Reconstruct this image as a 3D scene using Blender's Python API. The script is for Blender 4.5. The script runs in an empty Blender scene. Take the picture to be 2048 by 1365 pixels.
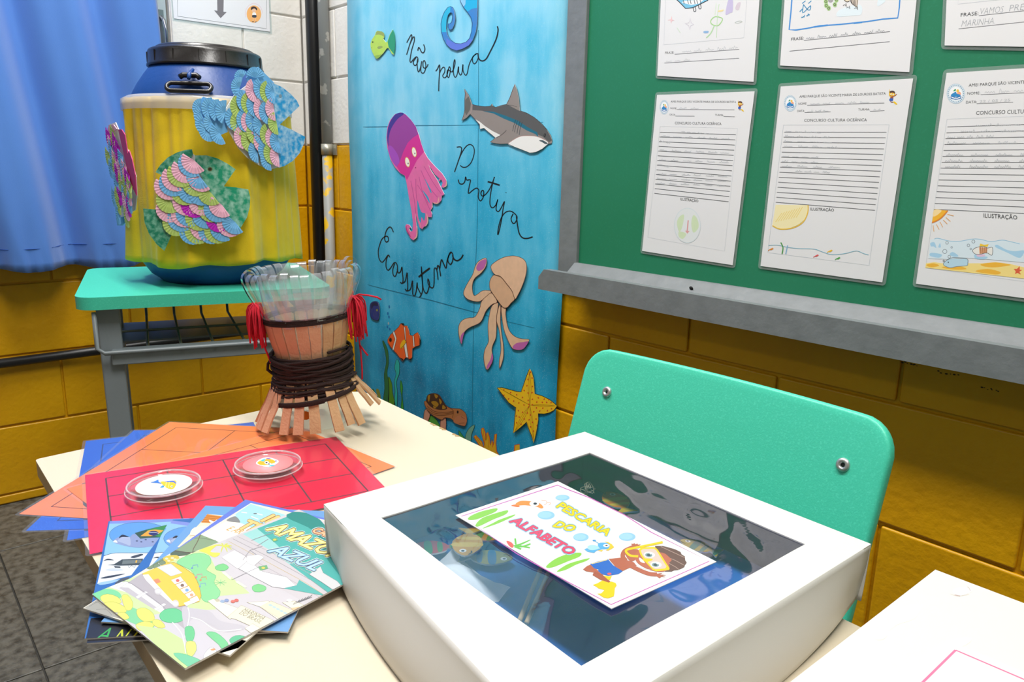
import bpy, bmesh, math, random
from mathutils import Vector, Matrix, noise
from mathutils.geometry import tessellate_polygon
random.seed(7)
S = bpy.context.scene
COL = S.collection
PI = math.pi
V = Vector

# ------------------------------------------------------------------ camera
FPX, YAW, PITCH, ROLL = 1521.29, -0.8611, 0.2210, 0.0236
CAM = V((2.5032, -1.2010, 0.9835))
_f = V((math.sin(YAW)*math.cos(PITCH), math.cos(YAW)*math.cos(PITCH), -math.sin(PITCH)))
_r0 = V((math.cos(YAW), -math.sin(YAW), 0)); _u0 = _r0.cross(_f)
_r = _r0*math.cos(ROLL) + _u0*math.sin(ROLL); _u = _u0*math.cos(ROLL) - _r0*math.sin(ROLL)
cam = bpy.data.cameras.new('camera'); camo = bpy.data.objects.new('camera', cam); COL.objects.link(camo)
camo.matrix_world = Matrix(((_r.x, _u.x, -_f.x, CAM.x), (_r.y, _u.y, -_f.y, CAM.y), (_r.z, _u.z, -_f.z, CAM.z), (0, 0, 0, 1)))
cam.sensor_width = 36; cam.lens = FPX/2048*36; cam.clip_start = .02
S.camera = camo

# ------------------------------------------------------------------ world, light, exposure
S.view_settings.view_transform = 'Standard'; S.view_settings.look = 'None'
S.view_settings.gamma = 1; S.view_settings.use_curve_mapping = False
S.view_settings.exposure = 0.0
w = bpy.data.worlds.new('daylight'); S.world = w; w.use_nodes = True
w.node_tree.nodes['Background'].inputs[0].default_value = (.80, .90, 1, 1)
w.node_tree.nodes['Background'].inputs[1].default_value = 1.6
LIGHTS = [(0.95, -.86, 44), (2.50, -.86, 44), (0.95, -3.0, 6), (2.50, -3.0, 6)]   # fluorescent ceiling fixtures
CEIL = 2.86
for i, (lx, ly, e) in enumerate(LIGHTS):
    l = bpy.data.lights.new('tube_light', 'AREA'); l.shape = 'RECTANGLE'; l.size = 1.2; l.size_y = .30
    l.energy = e; l.color = (1, .975, .94)
    o = bpy.data.objects.new('tube_light', l); COL.objects.link(o); o.location = (lx, ly, CEIL-.10)

# ------------------------------------------------------------------ helpers
def lin(h):
    h = h.lstrip('#'); out = []
    for i in (0, 2, 4):
        c = int(h[i:i+2], 16)/255
        out.append(c/12.92 if c <= .04045 else ((c+.055)/1.055)**2.4)
    return (*out, 1)
MATS = {}
def mat(name, col=None, rough=.5, metal=0, spec=.5, coat=0, bump=None, vary=None, alpha=None, sheen=0, dim=1.0, speck=None):
    """procedural principled material. bump=(scale,strength,detail); vary=(scale,colour2,amount)"""
    if name in MATS: return MATS[name]
    m = bpy.data.materials.new(name); m.use_nodes = True; MATS[name] = m
    nt = m.node_tree; N = nt.nodes; L = nt.links; b = N['Principled BSDF']
    b.inputs['Roughness'].default_value = rough; b.inputs['Metallic'].default_value = metal
    b.inputs['Specular IOR Level'].default_value = spec; b.inputs['Coat Weight'].default_value = coat
    b.inputs['Coat Roughness'].default_value = .06
    if sheen: b.inputs['Sheen Weight'].default_value = sheen
    tc = N.new('ShaderNodeTexCoord')
    if col == 'ink':
        a = N.new('ShaderNodeAttribute'); a.attribute_name = 'Col'; src = a.outputs['Color']
        if dim != 1:
            mu = N.new('ShaderNodeMix'); mu.data_type = 'RGBA'; mu.blend_type = 'MULTIPLY'; mu.inputs[0].default_value = 1; L.new(src, mu.inputs[6]); mu.inputs[7].default_value = (dim, dim, dim, 1); src = mu.outputs[2]
    else:
        rgb = N.new('ShaderNodeRGB'); rgb.outputs[0].default_value = lin(col); src = rgb.outputs[0]
    if vary:
        sc, c2, amt = vary
        n = N.new('ShaderNodeTexNoise'); n.inputs['Scale'].default_value = sc; n.inputs['Detail'].default_value = 5
        L.new(tc.outputs['Object'], n.inputs['Vector'])
        rp = N.new('ShaderNodeMapRange'); rp.inputs[1].default_value = .40; rp.inputs[2].default_value = .68; rp.inputs[4].default_value = amt
        L.new(n.outputs['Fac'], rp.inputs[0])
        mx = N.new('ShaderNodeMix'); mx.data_type = 'RGBA'; L.new(rp.outputs[0], mx.inputs[0]); L.new(src, mx.inputs[6]); mx.inputs[7].default_value = lin(c2)
        src = mx.outputs[2]
    if speck:
        sc, c2, lo, hi, amt = speck
        n = N.new('ShaderNodeTexNoise'); n.inputs['Scale'].default_value = sc; n.inputs['Detail'].default_value = 3
        L.new(tc.outputs['Object'], n.inputs['Vector'])
        rp = N.new('ShaderNodeMapRange'); rp.inputs[1].default_value = lo; rp.inputs[2].default_value = hi; rp.inputs[4].default_value = amt
        L.new(n.outputs['Fac'], rp.inputs[0])
        mx = N.new('ShaderNodeMix'); mx.data_type = 'RGBA'; L.new(rp.outputs[0], mx.inputs[0]); L.new(src, mx.inputs[6]); mx.inputs[7].default_value = lin(c2)
        src = mx.outputs[2]
    L.new(src, b.inputs['Base Color'])
    if bump:
        n = N.new('ShaderNodeTexNoise'); n.inputs['Scale'].default_value = bump[0]; n.inputs['Detail'].default_value = bump[2] if len(bump) > 2 else 4
        L.new(tc.outputs['Object'], n.inputs['Vector'])
        bp = N.new('ShaderNodeBump'); bp.inputs['Strength'].default_value = bump[1]; bp.inputs['Distance'].default_value = .004
        L.new(n.outputs['Fac'], bp.inputs['Height']); L.new(bp.outputs[0], b.inputs['Normal'])
    return m
def film_mat(name, tint='#FFFFFF', haze=.05, gloss=.9, rough=.05, hazecol='#FFFFFF', edge=0.0):
    """thin clear plastic sheet: transparent + fresnel gloss + a little milkiness"""
    if name in MATS: return MATS[name]
    m = bpy.data.materials.new(name); m.use_nodes = True; MATS[name] = m
    nt = m.node_tree; N = nt.nodes; L = nt.links; N.remove(N['Principled BSDF']); out = N['Material Output']
    tr = N.new('ShaderNodeBsdfTransparent'); tr.inputs[0].default_value = lin(tint)
    df = N.new('ShaderNodeBsdfDiffuse'); df.inputs[0].default_value = lin(hazecol)
    gl = N.new('ShaderNodeBsdfGlossy'); gl.inputs['Roughness'].default_value = rough
    lw = N.new('ShaderNodeFresnel'); lw.inputs[0].default_value = 1.45
    ge = N.new('ShaderNodeNewGeometry'); bk = N.new('ShaderNodeMath'); bk.operation = 'MULTIPLY_ADD'; bk.inputs[1].default_value = -gloss; bk.inputs[2].default_value = gloss
    L.new(ge.outputs['Backfacing'], bk.inputs[0])                 # only the outer skin of the sheet mirrors
    mg = N.new('ShaderNodeMath'); mg.operation = 'MULTIPLY'; L.new(bk.outputs[0], mg.inputs[1]); L.new(lw.outputs[0], mg.inputs[0])
    m1 = N.new('ShaderNodeMixShader'); m1.inputs[0].default_value = haze; L.new(tr.outputs[0], m1.inputs[1]); L.new(df.outputs[0], m1.inputs[2])
    m2 = N.new('ShaderNodeMixShader'); L.new(mg.outputs[0], m2.inputs[0]); L.new(m1.outputs[0], m2.inputs[1]); L.new(gl.outputs[0], m2.inputs[2])
    L.new(m2.outputs[0], out.inputs['Surface'])
    return m

class MB:
    """collects polygons (with an optional flat colour each) into ONE mesh object"""
    def __init__(s): s.v = []; s.f = []; s.c = []; s.m = []; s.smooth = []
    def add(s, vs, fs, col=(1, 1, 1, 1), mi=0, smooth=False):
        b = len(s.v); s.v += [V(p) for p in vs]
        for f in fs: s.f.append([b+i for i in f]); s.c.append(col); s.m.append(mi); s.smooth.append(smooth)
        return s
    def box(s, lo, hi, col=(1, 1, 1, 1), mi=0, M=None):
        x0, y0, z0 = lo; x1, y1, z1 = hi
        vs = [V(p) for p in ((x0, y0, z0), (x1, y0, z0), (x1, y1, z0), (x0, y1, z0), (x0, y0, z1), (x1, y0, z1), (x1, y1, z1), (x0, y1, z1))]
        if M: vs = [M @ p for p in vs]
        return s.add(vs, [(0, 3, 2, 1), (4, 5, 6, 7), (0, 1, 5, 4), (1, 2, 6, 5), (2, 3, 7, 6), (3, 0, 4, 7)], col, mi)
    def prism(s, poly, ext, col=(1, 1, 1, 1), side=None):
        """solid from a planar 3D outline swept by vector ext"""
        n = len(poly); poly = [V(p) for p in poly]; top = [p+ext for p in poly]
        tri = tessellate_polygon([poly])
        s.add(top, [t for t in tri], col); s.add(poly, [tuple(reversed(t)) for t in tri], col)
        s.add(poly+top, [(i, (i+1) % n, n+(i+1) % n, n+i) for i in range(n)], side or col)
        return s
    def tube(s, pts, r, n=8, col=(1, 1, 1, 1), cap=True, closed=False, mi=0):
        pts = [V(p) for p in pts]; k = len(pts); rs = r if isinstance(r, (list, tuple)) else [r]*k
        vs = []; prev = None
        for i, p in enumerate(pts):
            a = pts[(i-1) % k] if (closed or i) else p; b = pts[(i+1) % k] if (closed or i < k-1) else p
            t = (b-a); t = t.normalized() if t.length > 1e-9 else V((0, 0, 1))
            if prev is None:
                q = V((0, 0, 1)) if abs(t.z) < .9 else V((1, 0, 0)); e = t.cross(q).normalized()
            else: e = (prev - t*prev.dot(t)); e = e.normalized() if e.length > 1e-9 else t.orthogonal().normalized()
            prev = e; g = t.cross(e)
            for j in range(n):
                A = 2*PI*j/n; vs.append(p + (e*math.cos(A)+g*math.sin(A))*rs[i])
        fs = []
        for i in range(k if closed else k-1):
            i2 = (i+1) % k
            for j in range(n): fs.append((i*n+j, i*n+(j+1) % n, i2*n+(j+1) % n, i2*n+j))
        if cap and not closed: fs += [tuple(range(n-1, -1, -1)), tuple(range((k-1)*n, k*n))]
        return s.add(vs, fs, col, mi, True)
    def lathe(s, prof, n=48, col=(1, 1, 1, 1), c=(0, 0, 0), close=False, mi=0):
        c = V(c); vs = []; k = len(prof)
        for r, z in prof:
            for j in range(n): A = 2*PI*j/n; vs.append(c+V((r*math.cos(A), r*math.sin(A), z)))
        fs = [(i*n+j, i*n+(j+1) % n, (i+1) * n+(j+1) % n, (i+1)*n+j) for i in range(k-1) for j in range(n)]
        if close: fs += [tuple(range(n-1, -1, -1)), tuple(range((k-1)*n, k*n))]
        return s.add(vs, fs, col, mi, True)
def origin(o):
    p = V((0, 0, 0))
    while o is not None: p += o.location; o = o.parent
    return p
def obj(name, b, mats, parent=None, kind=None, bevel=0, seg=2, smooth=None, sub=0, shift=True):
    me = bpy.data.meshes.new(name)
    off = origin(parent) if shift else V((0, 0, 0))
    me.from_pydata([p-off for p in b.v], [], b.f); me.update()
    for m in (mats if isinstance(mats, (list, tuple)) else [mats]): me.materials.append(m)
    at = me.color_attributes.new('Col', 'FLOAT_COLOR', 'CORNER'); buf = []
    for f, c in zip(b.f, b.c): buf += list(c)*len(f)
    at.data.foreach_set('color', buf)
    me.polygons.foreach_set('material_index', b.m)
    me.polygons.foreach_set('use_smooth', b.smooth if smooth is None else [smooth]*len(b.f))
    o = bpy.data.objects.new(name, me); COL.objects.link(o); o.parent = parent
    if kind: o['kind'] = kind
    if bevel:
        md = o.modifiers.new('bevel', 'BEVEL'); md.width = bevel; md.segments = seg; md.limit_method = 'ANGLE'; md.angle_limit = math.radians(40)
        me.polygons.foreach_set('use_smooth', [True]*len(b.f)); md.harden_normals = True
    if sub: md = o.modifiers.new('sub', 'SUBSURF'); md.levels = sub; md.render_levels = sub
    return o
def tag(o, label, cat, group=None):
    o['label'] = label; o['category'] = cat
    if group: o['group'] = group
    return o
def thing(name, label, cat, loc=(0, 0, 0), group=None):
    o = bpy.data.objects.new(name, None); COL.objects.link(o); o.location = loc; o.empty_display_size = .05
    return tag(o, label, cat, group)
def struct(name, b, m, parent=None, **k): return obj(name, b, m, parent, kind='structure', **k)

# a picture position carried along its line of sight to a real surface of the room
def ray(px, py): return _f + _r*((px-1024)/FPX) - _u*((py-682.5)/FPX)
def plane(Q, n):
    Q = V(Q); n = V(n).normalized()
    def f(px, py, off=0.0):
        d = ray(px, py); return CAM + d*(((Q+n*off-CAM).dot(n))/d.dot(n))
    f.n = n; return f
def wallP(d): return plane((0, -d, 0), (0, -1, 0))     # facing the right wall
def leftP(d): return plane((d, 0, 0), (1, 0, 0))       # facing the left wall
def topP(z): return plane((0, 0, z), (0, 0, 1))        # lying flat at height z
def frame(ox, oy, s): return lambda pts: [(ox+x/s, oy+y/s) for x, y in pts]
def smooth(pts, closed=True, k=4):
    n = len(pts); out = []
    R = range(n) if closed else range(n-1)
    for i in R:
        if closed: p0, p1, p2, p3 = pts[i-1], pts[i], pts[(i+1) % n], pts[(i+2) % n]
        else: p0, p1, p2, p3 = pts[max(i-1, 0)], pts[i], pts[i+1], pts[min(i+2, n-1)]
        for j in range(k):
            t = j/k
            out.append(tuple(.5*(2*b+(c-a)*t+(2*a-5*b+4*c-d)*t*t+(3*b-a-3*c+d)*t**3) for a, b, c, d in zip(p0, p1, p2, p3)))
    if not closed: out.append(pts[-1])
    return out
FONT = {}
def glyphs(body, bold=0.0, shear=0.0):
    bold = min(bold, 0.0); key = (body, bold, shear)
    if key in FONT: return FONT[key]
    cu = bpy.data.curves.new('t', 'FONT'); cu.body = body; cu.size = 1; cu.offset = bold; cu.shear = shear; cu.resolution_u = 2
    o = bpy.data.objects.new('t', cu); COL.objects.link(o)
    dg = bpy.context.evaluated_depsgraph_get(); dg.update()
    me = bpy.data.meshes.new_from_object(o.evaluated_get(dg))
    vs = [(v.co.x, v.co.y) for v in me.vertices]; fs = [tuple(p.vertices) for p in me.polygons]
    bpy.data.objects.remove(o); bpy.data.meshes.remove(me); bpy.data.curves.remove(cu)
    FONT[key] = (vs, fs); return vs, fs
class Art(MB):
    """flat print / cut paper laid on a real surface"""
    def __init__(s, P, F=None): super().__init__(); s.P = P; s.F = F or (lambda p: p); s.k = 0
    def off(s): s.k += 1; return .00005 + s.k*.0000013
    def fill(s, pts, col, sm=True, off=None, k=4):
        q = smooth(s.F(pts), True, k) if sm else s.F(pts)
        o = s.off() if off is None else off
        P3 = [s.P(x, y, o) for x, y in q]
        tri = tessellate_polygon([[V((x, y, 0)) for x, y in q]])
        s.add(P3, [tuple(t) for t in tri], lin(col)); return s
    def line(s, pts, w, col, closed=False, sm=True, off=None, k=4, taper=False):
        """ribbon stroke, w in picture pixels"""
        q = s.F(pts)
        if sm and len(q) > 2: q = smooth(q, closed, k)
        o = s.off() if off is None else off; n = len(q); L = []; Rr = []
        for i, (x, y) in enumerate(q):
            a = q[i-1] if (i or closed) else q[i]; b = q[(i+1) % n] if (i < n-1 or closed) else q[i]
            dx, dy = b[0]-a[0], b[1]-a[1]; d = math.hypot(dx, dy) or 1; h = w/2
            if taper: h *= .35+.65*math.sin(PI*min(1, max(0, i/(n-1))))
            L.append((x-dy/d*h, y+dx/d*h)); Rr.append((x+dy/d*h, y-dx/d*h))
        vs = [s.P(*p, o) for p in L]+[s.P(*p, o) for p in Rr]
        fs = [(i, (i+1) % n, n+(i+1) % n, n+i) for i in range(n if closed else n-1)]
        s.add(vs, fs, lin(col)); return s
    def dot(s, x, y, rx, ry, col, n=16, a=0):
        (cx, cy), (ex, _), (_, ey) = s.F([(x, y), (x+rx, y), (x, y+ry)])
        rx = ex-cx; ry = ey-cy; ca, sa = math.cos(a), math.sin(a)
        q = [(cx+rx*math.cos(t)*ca-ry*math.sin(t)*sa, cy+rx*math.cos(t)*sa+ry*math.sin(t)*ca) for t in [2*PI*i/n for i in range(n)]]
        o = s.off(); s.add([s.P(*p, o) for p in q], [tuple(range(n))], lin(col)); return s
    def text(s, body, a, b, up, col, bold=0.0, shear=0.0, off=None, pad=0.0):
        """letters on the base line a->b (frame units); up = vector of one capital's height"""
        (ax, ay), (bx, by), (ux, uy) = s.F([a, b, (a[0]+up[0], a[1]+up[1])]); ux -= ax; uy -= ay
        vs, fs = glyphs(body, bold, shear)
        x0 = min(v[0] for v in vs)+pad; x1 = max(v[0] for v in vs)-pad
        h = .73; o = s.off() if off is None else off
        P3 = [s.P(ax+(bx-ax)*(x-x0)/(x1-x0)+ux*y/h, ay+(by-ay)*(x-x0)/(x1-x0)+uy*y/h, o) for x, y in vs]
        s.add(P3, fs, lin(col)); return s
RING = [(math.cos(k*PI/4), math.sin(k*PI/4)) for k in range(8)]
def fat_text(a, body, p0, p1, up, layers, shear=0.0):
    """bubble lettering: layers = (grow in frame units, colour), widest first"""
    for g, c in layers:
        for dx, dy in (RING if g else [(0, 0)]): a.text(body, (p0[0]+dx*g, p0[1]+dy*g), (p1[0]+dx*g, p1[1]+dy*g), up, c, .012, shear)
def cutout(name, label, P, F, outline, col, thick=.0012, cat='paper cutout', edge='#F2EEE6', sm=True, gap=.006, mats=None, group='paper sea animals on the blue poster'):
    """a sea creature cut from card and glued slightly proud of the poster"""
    q = smooth(F(outline), True, 4) if sm else F(outline)
    P3 = [P(x, y, gap) for x, y in q]
    b = MB(); b.prism(P3, P.n*thick, lin(col), lin(edge))
    return tag(obj(name, b, mats or M_PAINTCARD), label, cat, group)
def art_on(P, F, gap=.0072):
    return Art(lambda x, y, o=0: P(x, y, gap+o), F)

INK = mat('printed_ink', 'ink', .55); INKG = mat('printed_gloss', 'ink', .36, coat=.15, dim=.78)
M_PAINTCARD = mat('painted_card', 'ink', .6, vary=(60, '#8A7A6A', .12))

# ------------------------------------------------------------------ structure
M_WALLW = mat('paint_white', '#E9E6E0', .45, bump=(70, .35, 6), vary=(9, '#DCD8D0', .5))
M_WALLY = mat('paint_yellow', '#D9A100', .38, bump=(60, .45, 6), vary=(7, '#CC9200', .6))
M_PLAIN = mat('plaster', '#B9B2A0', .7)
M_CEIL = mat('ceiling_paint', '#EDEBE6', .8)
HS = .2041; Z0 = 1.05
RX, RY = 4.6, -4.6
fl = MB().box((-.15, RY-.15, -.12), (RX+.15, .15, -.004))
floor = struct('floor', fl, mat('floor_grout', '#3A3833', .8))
M_SLATE = mat('slate_tile', '#69675F', .42, bump=(60, .5, 6), vary=(48, '#34332F', .9), speck=(150, '#7E7B72', .58, .75, .5))
tb = MB().box((0, 0, -.004), (.597, .597, 0))
tm = None
for i in range(8):
    for j in range(8):
        if tm is None: t = obj('tile', tb, M_SLATE, floor, bevel=.002); tm = t
        else: t = tm.copy(); COL.objects.link(t)
        t.location = (.01+.6*i - .3, -.59-.6*j + .16, 0)
        if i >= 8: break
ceil_b = MB().box((-.15, RY-.15, CEIL), (RX+.15, .15, CEIL+.12)); struct('ceiling', ceil_b, M_CEIL)
struct('wall_back', MB().box((-.15, RY-.15, 0), (RX+.15, RY, CEIL)), M_PLAIN)
struct('wall_far', MB().box((RX, RY, 0), (RX+.15, 0, CEIL)), M_PLAIN)
# the two block walls: painted mortar body behind, each hollow block a piece of its own
WY0, WY1, WZ0, WZ1 = -.418, -2.30, 1.06, 2.45     # window opening in the left wall
def wall_body(b, x0, x1, y0, y1):
    b.box((x0, y0, 0), (x1, y1, Z0), mi=0); b.box((x0, y0, Z0), (x1, y1, CEIL), mi=1)
wb = MB(); wall_body(wb, -.15, RX, .0062, .15)
wall_right = struct('wall_right', wb, [M_WALLY, M_WALLW])
wb = MB(); wb.box((-.15, RY, 0), (-.0062, .0, Z0), mi=0)
wb.box((-.15, RY, Z0), (-.0062, 0, WZ0), mi=1); wb.box((-.15, RY, WZ1), (-.0062, 0, CEIL), mi=1)
wb.box((-.15, WY0, WZ0), (-.0062, 0, WZ1), mi=1); wb.box((-.15, RY, WZ0), (-.0062, WY1, WZ1), mi=1)
wall_left = struct('wall_left', wb, [M_WALLY, M_WALLW])
bcache = {}
def block(axis, a0, a1, z0, z1, par, m):
    L = round(a1-a0, 3); H = round(z1-z0, 3); key = (axis, L, H, m.name)
    if key not in bcache:
        b = MB(); g = .0026
        if axis == 'x': b.box((g, -.0004, g), (L-g, .0075, H-g))
        else: b.box((-.0075, g, g), (.0004, L-g, H-g))
        bcache[key] = obj('block', b, m, par, bevel=.0058, seg=3); o = bcache[key]
    else: o = bcache[key].copy(); COL.objects.link(o)
    o.location = (a0, 0, z0) if axis == 'x' else (0, a0, z0)
rows = list(range(-5, 4))
for k in range(-9, 6):
    zt = Z0 - HS*k; zb = max(zt - HS, 0)
    zt = min(zt, CEIL)
    if zt-zb < .02: continue
    m = M_WALLY if k >= 0 else M_WALLW
    ph = (.03 if k % 2 == 1 else .225)
    x = ph-.4
    while x < 3.4:
        a, e = max(x, 0), x+.4
        if e-a > .03: block('x', a, e, zb, zt, wall_right, m)
        x += .4
    ph = (-.797 if k % 2 == 1 else -.6)
    y = ph + .8
    while y > -2.6:
        e, a = min(y, 0), y-.4
        if e-a > .03:
            if zb > WZ0-.1 and zt < WZ1+.1 and a < WY0 and e > WY1:
                if e > WY0+.03: block('y', WY0, e, zb, zt, wall_left, m)
            else: block('y', a, e, zb, zt, wall_left, m)
        y -= .4
# window behind the curtain
M_ALU = mat('window_aluminium', '#C9CCCF', .35, metal=.7)
M_GLASS = film_mat('window_glass', haze=.04)
wf = MB()
for a, b in ((WY0-.05, WY0-.008), (WY1, WY1+.05), (-1.42, -1.36)): wf.box((-.10, a, WZ0), (-.01, b, WZ1))
wf.box((-.10, WY1, WZ0), (-.01, WY0, WZ0+.05)); wf.box((-.10, WY1, WZ1-.05), (-.01, WY0, WZ1))
window = struct('window_1', wf, M_ALU)
wg = MB().box((-.06, -1.36, WZ0+.05), (-.055, WY0-.05, WZ1-.05)); obj('pane', wg, M_GLASS, window)
wg = MB().box((-.06, WY1+.05, WZ0+.05), (-.055, -1.42, WZ1-.05)); obj('pane', wg, M_GLASS, window)
wl = MB().box((-.012, WY0-.036, 1.29), (.006, WY0-.02, 1.42)); wl.tube([(.006, WY0-.028, 1.40), (.022, WY0-.026, 1.39), (.026, WY0-.022, 1.36), (.018, WY0-.020, 1.30)], .005)
wl.box((-.01, WY0-.05, 1.33), (.004, WY0-.012, 1.336))
obj('latch', wl, mat('latch_steel', '#8F9296', .3, metal=.9), window)
# fluorescent fixtures on the ceiling (above the frame)
for i, (lx, ly, e) in enumerate(LIGHTS):
    struct('trim_%d' % (i+1), MB().box((lx-.62, ly-.17, CEIL-.09), (lx+.62, ly+.17, CEIL)), mat('fixture_white', '#EEEEEE', .5), bevel=.006)
# ------------------------------------------------------------------ chalkboard on the right wall
M_GREY = mat('grey_wood_paint', '#7C8183', .45, bump=(50, .25, 5), vary=(30, '#6C7173', .5))
M_BOARD = mat('board_green', '#1C7A55', .5, vary=(3, '#237F5C', .6), speck=(260, '#2A8A67', .55, .8, .5))
BX0, BX1, BZ0, BZ1 = 1.282, 3.75, .772, 2.05
bd = thing('chalkboard', 'big green chalkboard with grey painted frame and chalk ledge on the right wall', 'chalkboard', (BX0, 0, BZ0))
obj('writing_panel', MB().box((BX0+.03, -.014, BZ0), (BX1-.03, -.001, BZ1-.03)), M_BOARD, bd)
obj('frame_rail', MB().box((BX0, -.022, BZ0-.02), (BX0+.056, 0, BZ1)), M_GREY, bd, bevel=.002)
obj('frame_rail', MB().box((BX1-.056, -.022, BZ0-.02), (BX1, 0, BZ1)), M_GREY, bd, bevel=.002)
obj('frame_rail', MB().box((BX0+.056, -.0215, BZ1-.056), (BX1-.056, 0, BZ1)), M_GREY, bd, bevel=.002)
# sloping ledge board, its front lip with cut corner
b = MB(); zt = BZ0+.018
pr = [V((BX0+.052, -.0145, zt)), V((BX0+.052, -.0215, zt+.001)), V((BX0+.052, -.068, BZ0-.022)), V((BX0+.052, -.068, BZ0-.034)), V((BX0+.052, -.0145, BZ0-.012))]
b.prism(pr, V((BX1-BX0-.052, 0, 0))); obj('ledge_board', b, M_GREY, bd, bevel=.003)
b = MB(); za, zb = BZ0-.042, BZ0+.003
q = [V((BX0, -.062, za)), V((BX1, -.062, za-.004)), V((BX1, -.062, zb-.004)), V((BX0+.016, -.062, zb)), V((BX0, -.062, zb-.018))]
b.prism(q, V((0, -.018, 0))); obj('ledge_lip', b, M_GREY, bd, bevel=.0025)
b = MB().tube([(1.658, -.0402, .778), (1.658, -.0412, .7775)], .0042, 10); b.lathe([(0.0, 0), (.002, .0004)], 8, c=(1.658, -.0412, .7776))
obj('screw_hole', b, mat('dark_hole', '#2A2A2A', .7), bd)

# ------------------------------------------------------------------ poster
M_POSTER = bpy.data.materials.new('poster_paint'); M_POSTER.use_nodes = True
nt = M_POSTER.node_tree; N = nt.nodes; L = nt.links; pb = N['Principled BSDF']; pb.inputs['Roughness'].default_value = .55
tc = N.new('ShaderNodeTexCoord'); mp = N.new('ShaderNodeMapping'); mp.inputs['Scale'].default_value = (15, 15, 3.6); L.new(tc.outputs['Object'], mp.inputs[0])
n1 = N.new('ShaderNodeTexNoise'); n1.inputs['Scale'].default_value = 1.0; n1.inputs['Detail'].default_value = 6; n1.inputs['Roughness'].default_value = .62; L.new(mp.outputs[0], n1.inputs[0])
n2 = N.new('ShaderNodeTexNoise'); n2.inputs['Scale'].default_value = 5.5; n2.inputs['Detail'].default_value = 3; L.new(tc.outputs['Object'], n2.inputs[0])
sx = N.new('ShaderNodeSeparateXYZ'); L.new(tc.outputs['Object'], sx.inputs[0])
def mth(op, a, b_=None):
    m = N.new('ShaderNodeMath'); m.operation = op
    for i, x in enumerate((a, b_)):
        if x is None: continue
        if isinstance(x, (int, float)): m.inputs[i].default_value = x
        else: L.new(x, m.inputs[i])
    return m.outputs[0]
hgt = mth('MULTIPLY', sx.outputs[2], .62)                     # paint was laid darker towards the sea floor
v = mth('ADD', mth('ADD', hgt, mth('MULTIPLY', mth('SUBTRACT', n1.outputs[0], .5), .60)), mth('MULTIPLY', mth('SUBTRACT', n2.outputs[0], .5), .75))
cr = N.new('ShaderNodeValToRGB'); e = cr.color_ramp
e.elements[0].position = .0; e.elements[0].color = lin('#0078A0')
e.elements[1].position = 1.0; e.elements[1].color = lin('#A6DCF0')
for pos, c in ((.18, '#0795C0'), (.38, '#2FB0D8'), (.58, '#5CC4E6'), (.78, '#8AD4EE')):
    k = e.elements.new(pos); k.color = lin(c)
L.new(v, cr.inputs[0])
n3 = N.new('ShaderNodeTexNoise'); n3.inputs['Scale'].default_value = 420; n3.inputs['Detail'].default_value = 2; L.new(tc.outputs['Object'], n3.inputs[0])
mr = N.new('ShaderNodeMapRange'); mr.inputs[1].default_value = .60; mr.inputs[2].default_value = .74; mr.inputs[4].default_value = .35; L.new(n3.outputs[0], mr.inputs[0])
mx = N.new('ShaderNodeMix'); mx.data_type = 'RGBA'; L.new(mr.outputs[0], mx.inputs[0]); L.new(cr.outputs[0], mx.inputs[6]); mx.inputs[7].default_value = lin('#BFE3EE')
L.new(mx.outputs[2], pb.inputs['Base Color'])
PX0, PX1, PZ0, PZ1 = .3200, 1.2822, .10, 1.72
poster = thing('sea_poster', 'tall blue painted paper poster of the sea with black handwriting', 'poster', (PX0, 0, PZ0))
b = MB(); nx, nz = 10, 30; vs = []
for i in range(nz+1):
    for j in range(nx+1):
        u, t = j/nx, i/nz; z = PZ0+(PZ1-PZ0)*t
        wob = .004*math.sin(z*9+.6)*((1-u) if u < .5 else u) + (.010 if (u == 0 and z < .82) else 0)*(.82-z)
        yy = -.0040 - .0003*math.sin(7*u+3*z) - .004*max(0, abs(2*u-1)-.93)/.07
        vs.append((PX0+(PX1-PX0)*u+wob*(1 if u in (0, 1) else 0), min(yy, -.0015), z))
fs = [(i*(nx+1)+j, i*(nx+1)+j+1, (i+1)*(nx+1)+j+1, (i+1)*(nx+1)+j) for i in range(nz) for j in range(nx)]
b.add(vs, fs, smooth=True); o = obj('painted_paper', b, M_POSTER, poster)
md = o.modifiers.new('solid', 'SOLIDIFY'); md.thickness = .0005; md.offset = -1
WP = wallP(.0045)
# creases where the sheets of paper meet
a = Art(WP)
for q in ([(700, 256), (730, 254), (780, 253), (835, 251), (900, 251), (958, 250)], [(1082, 245), (1138, 242)], [(957, 60), (957, 200), (956, 300), (955, 440), (948, 600), (945, 760), (944, 860)],
          [(708, 563), (780, 581), (860, 600), (940, 622), (1020, 645), (1110, 666)], [(722, 100), (722, 110)]):
    a.line(q, 1.1, '#1A7FA0', sm=False, off=.00002)
obj('paper_seam', a, INK, poster)
K = '#0B1216'
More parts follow.
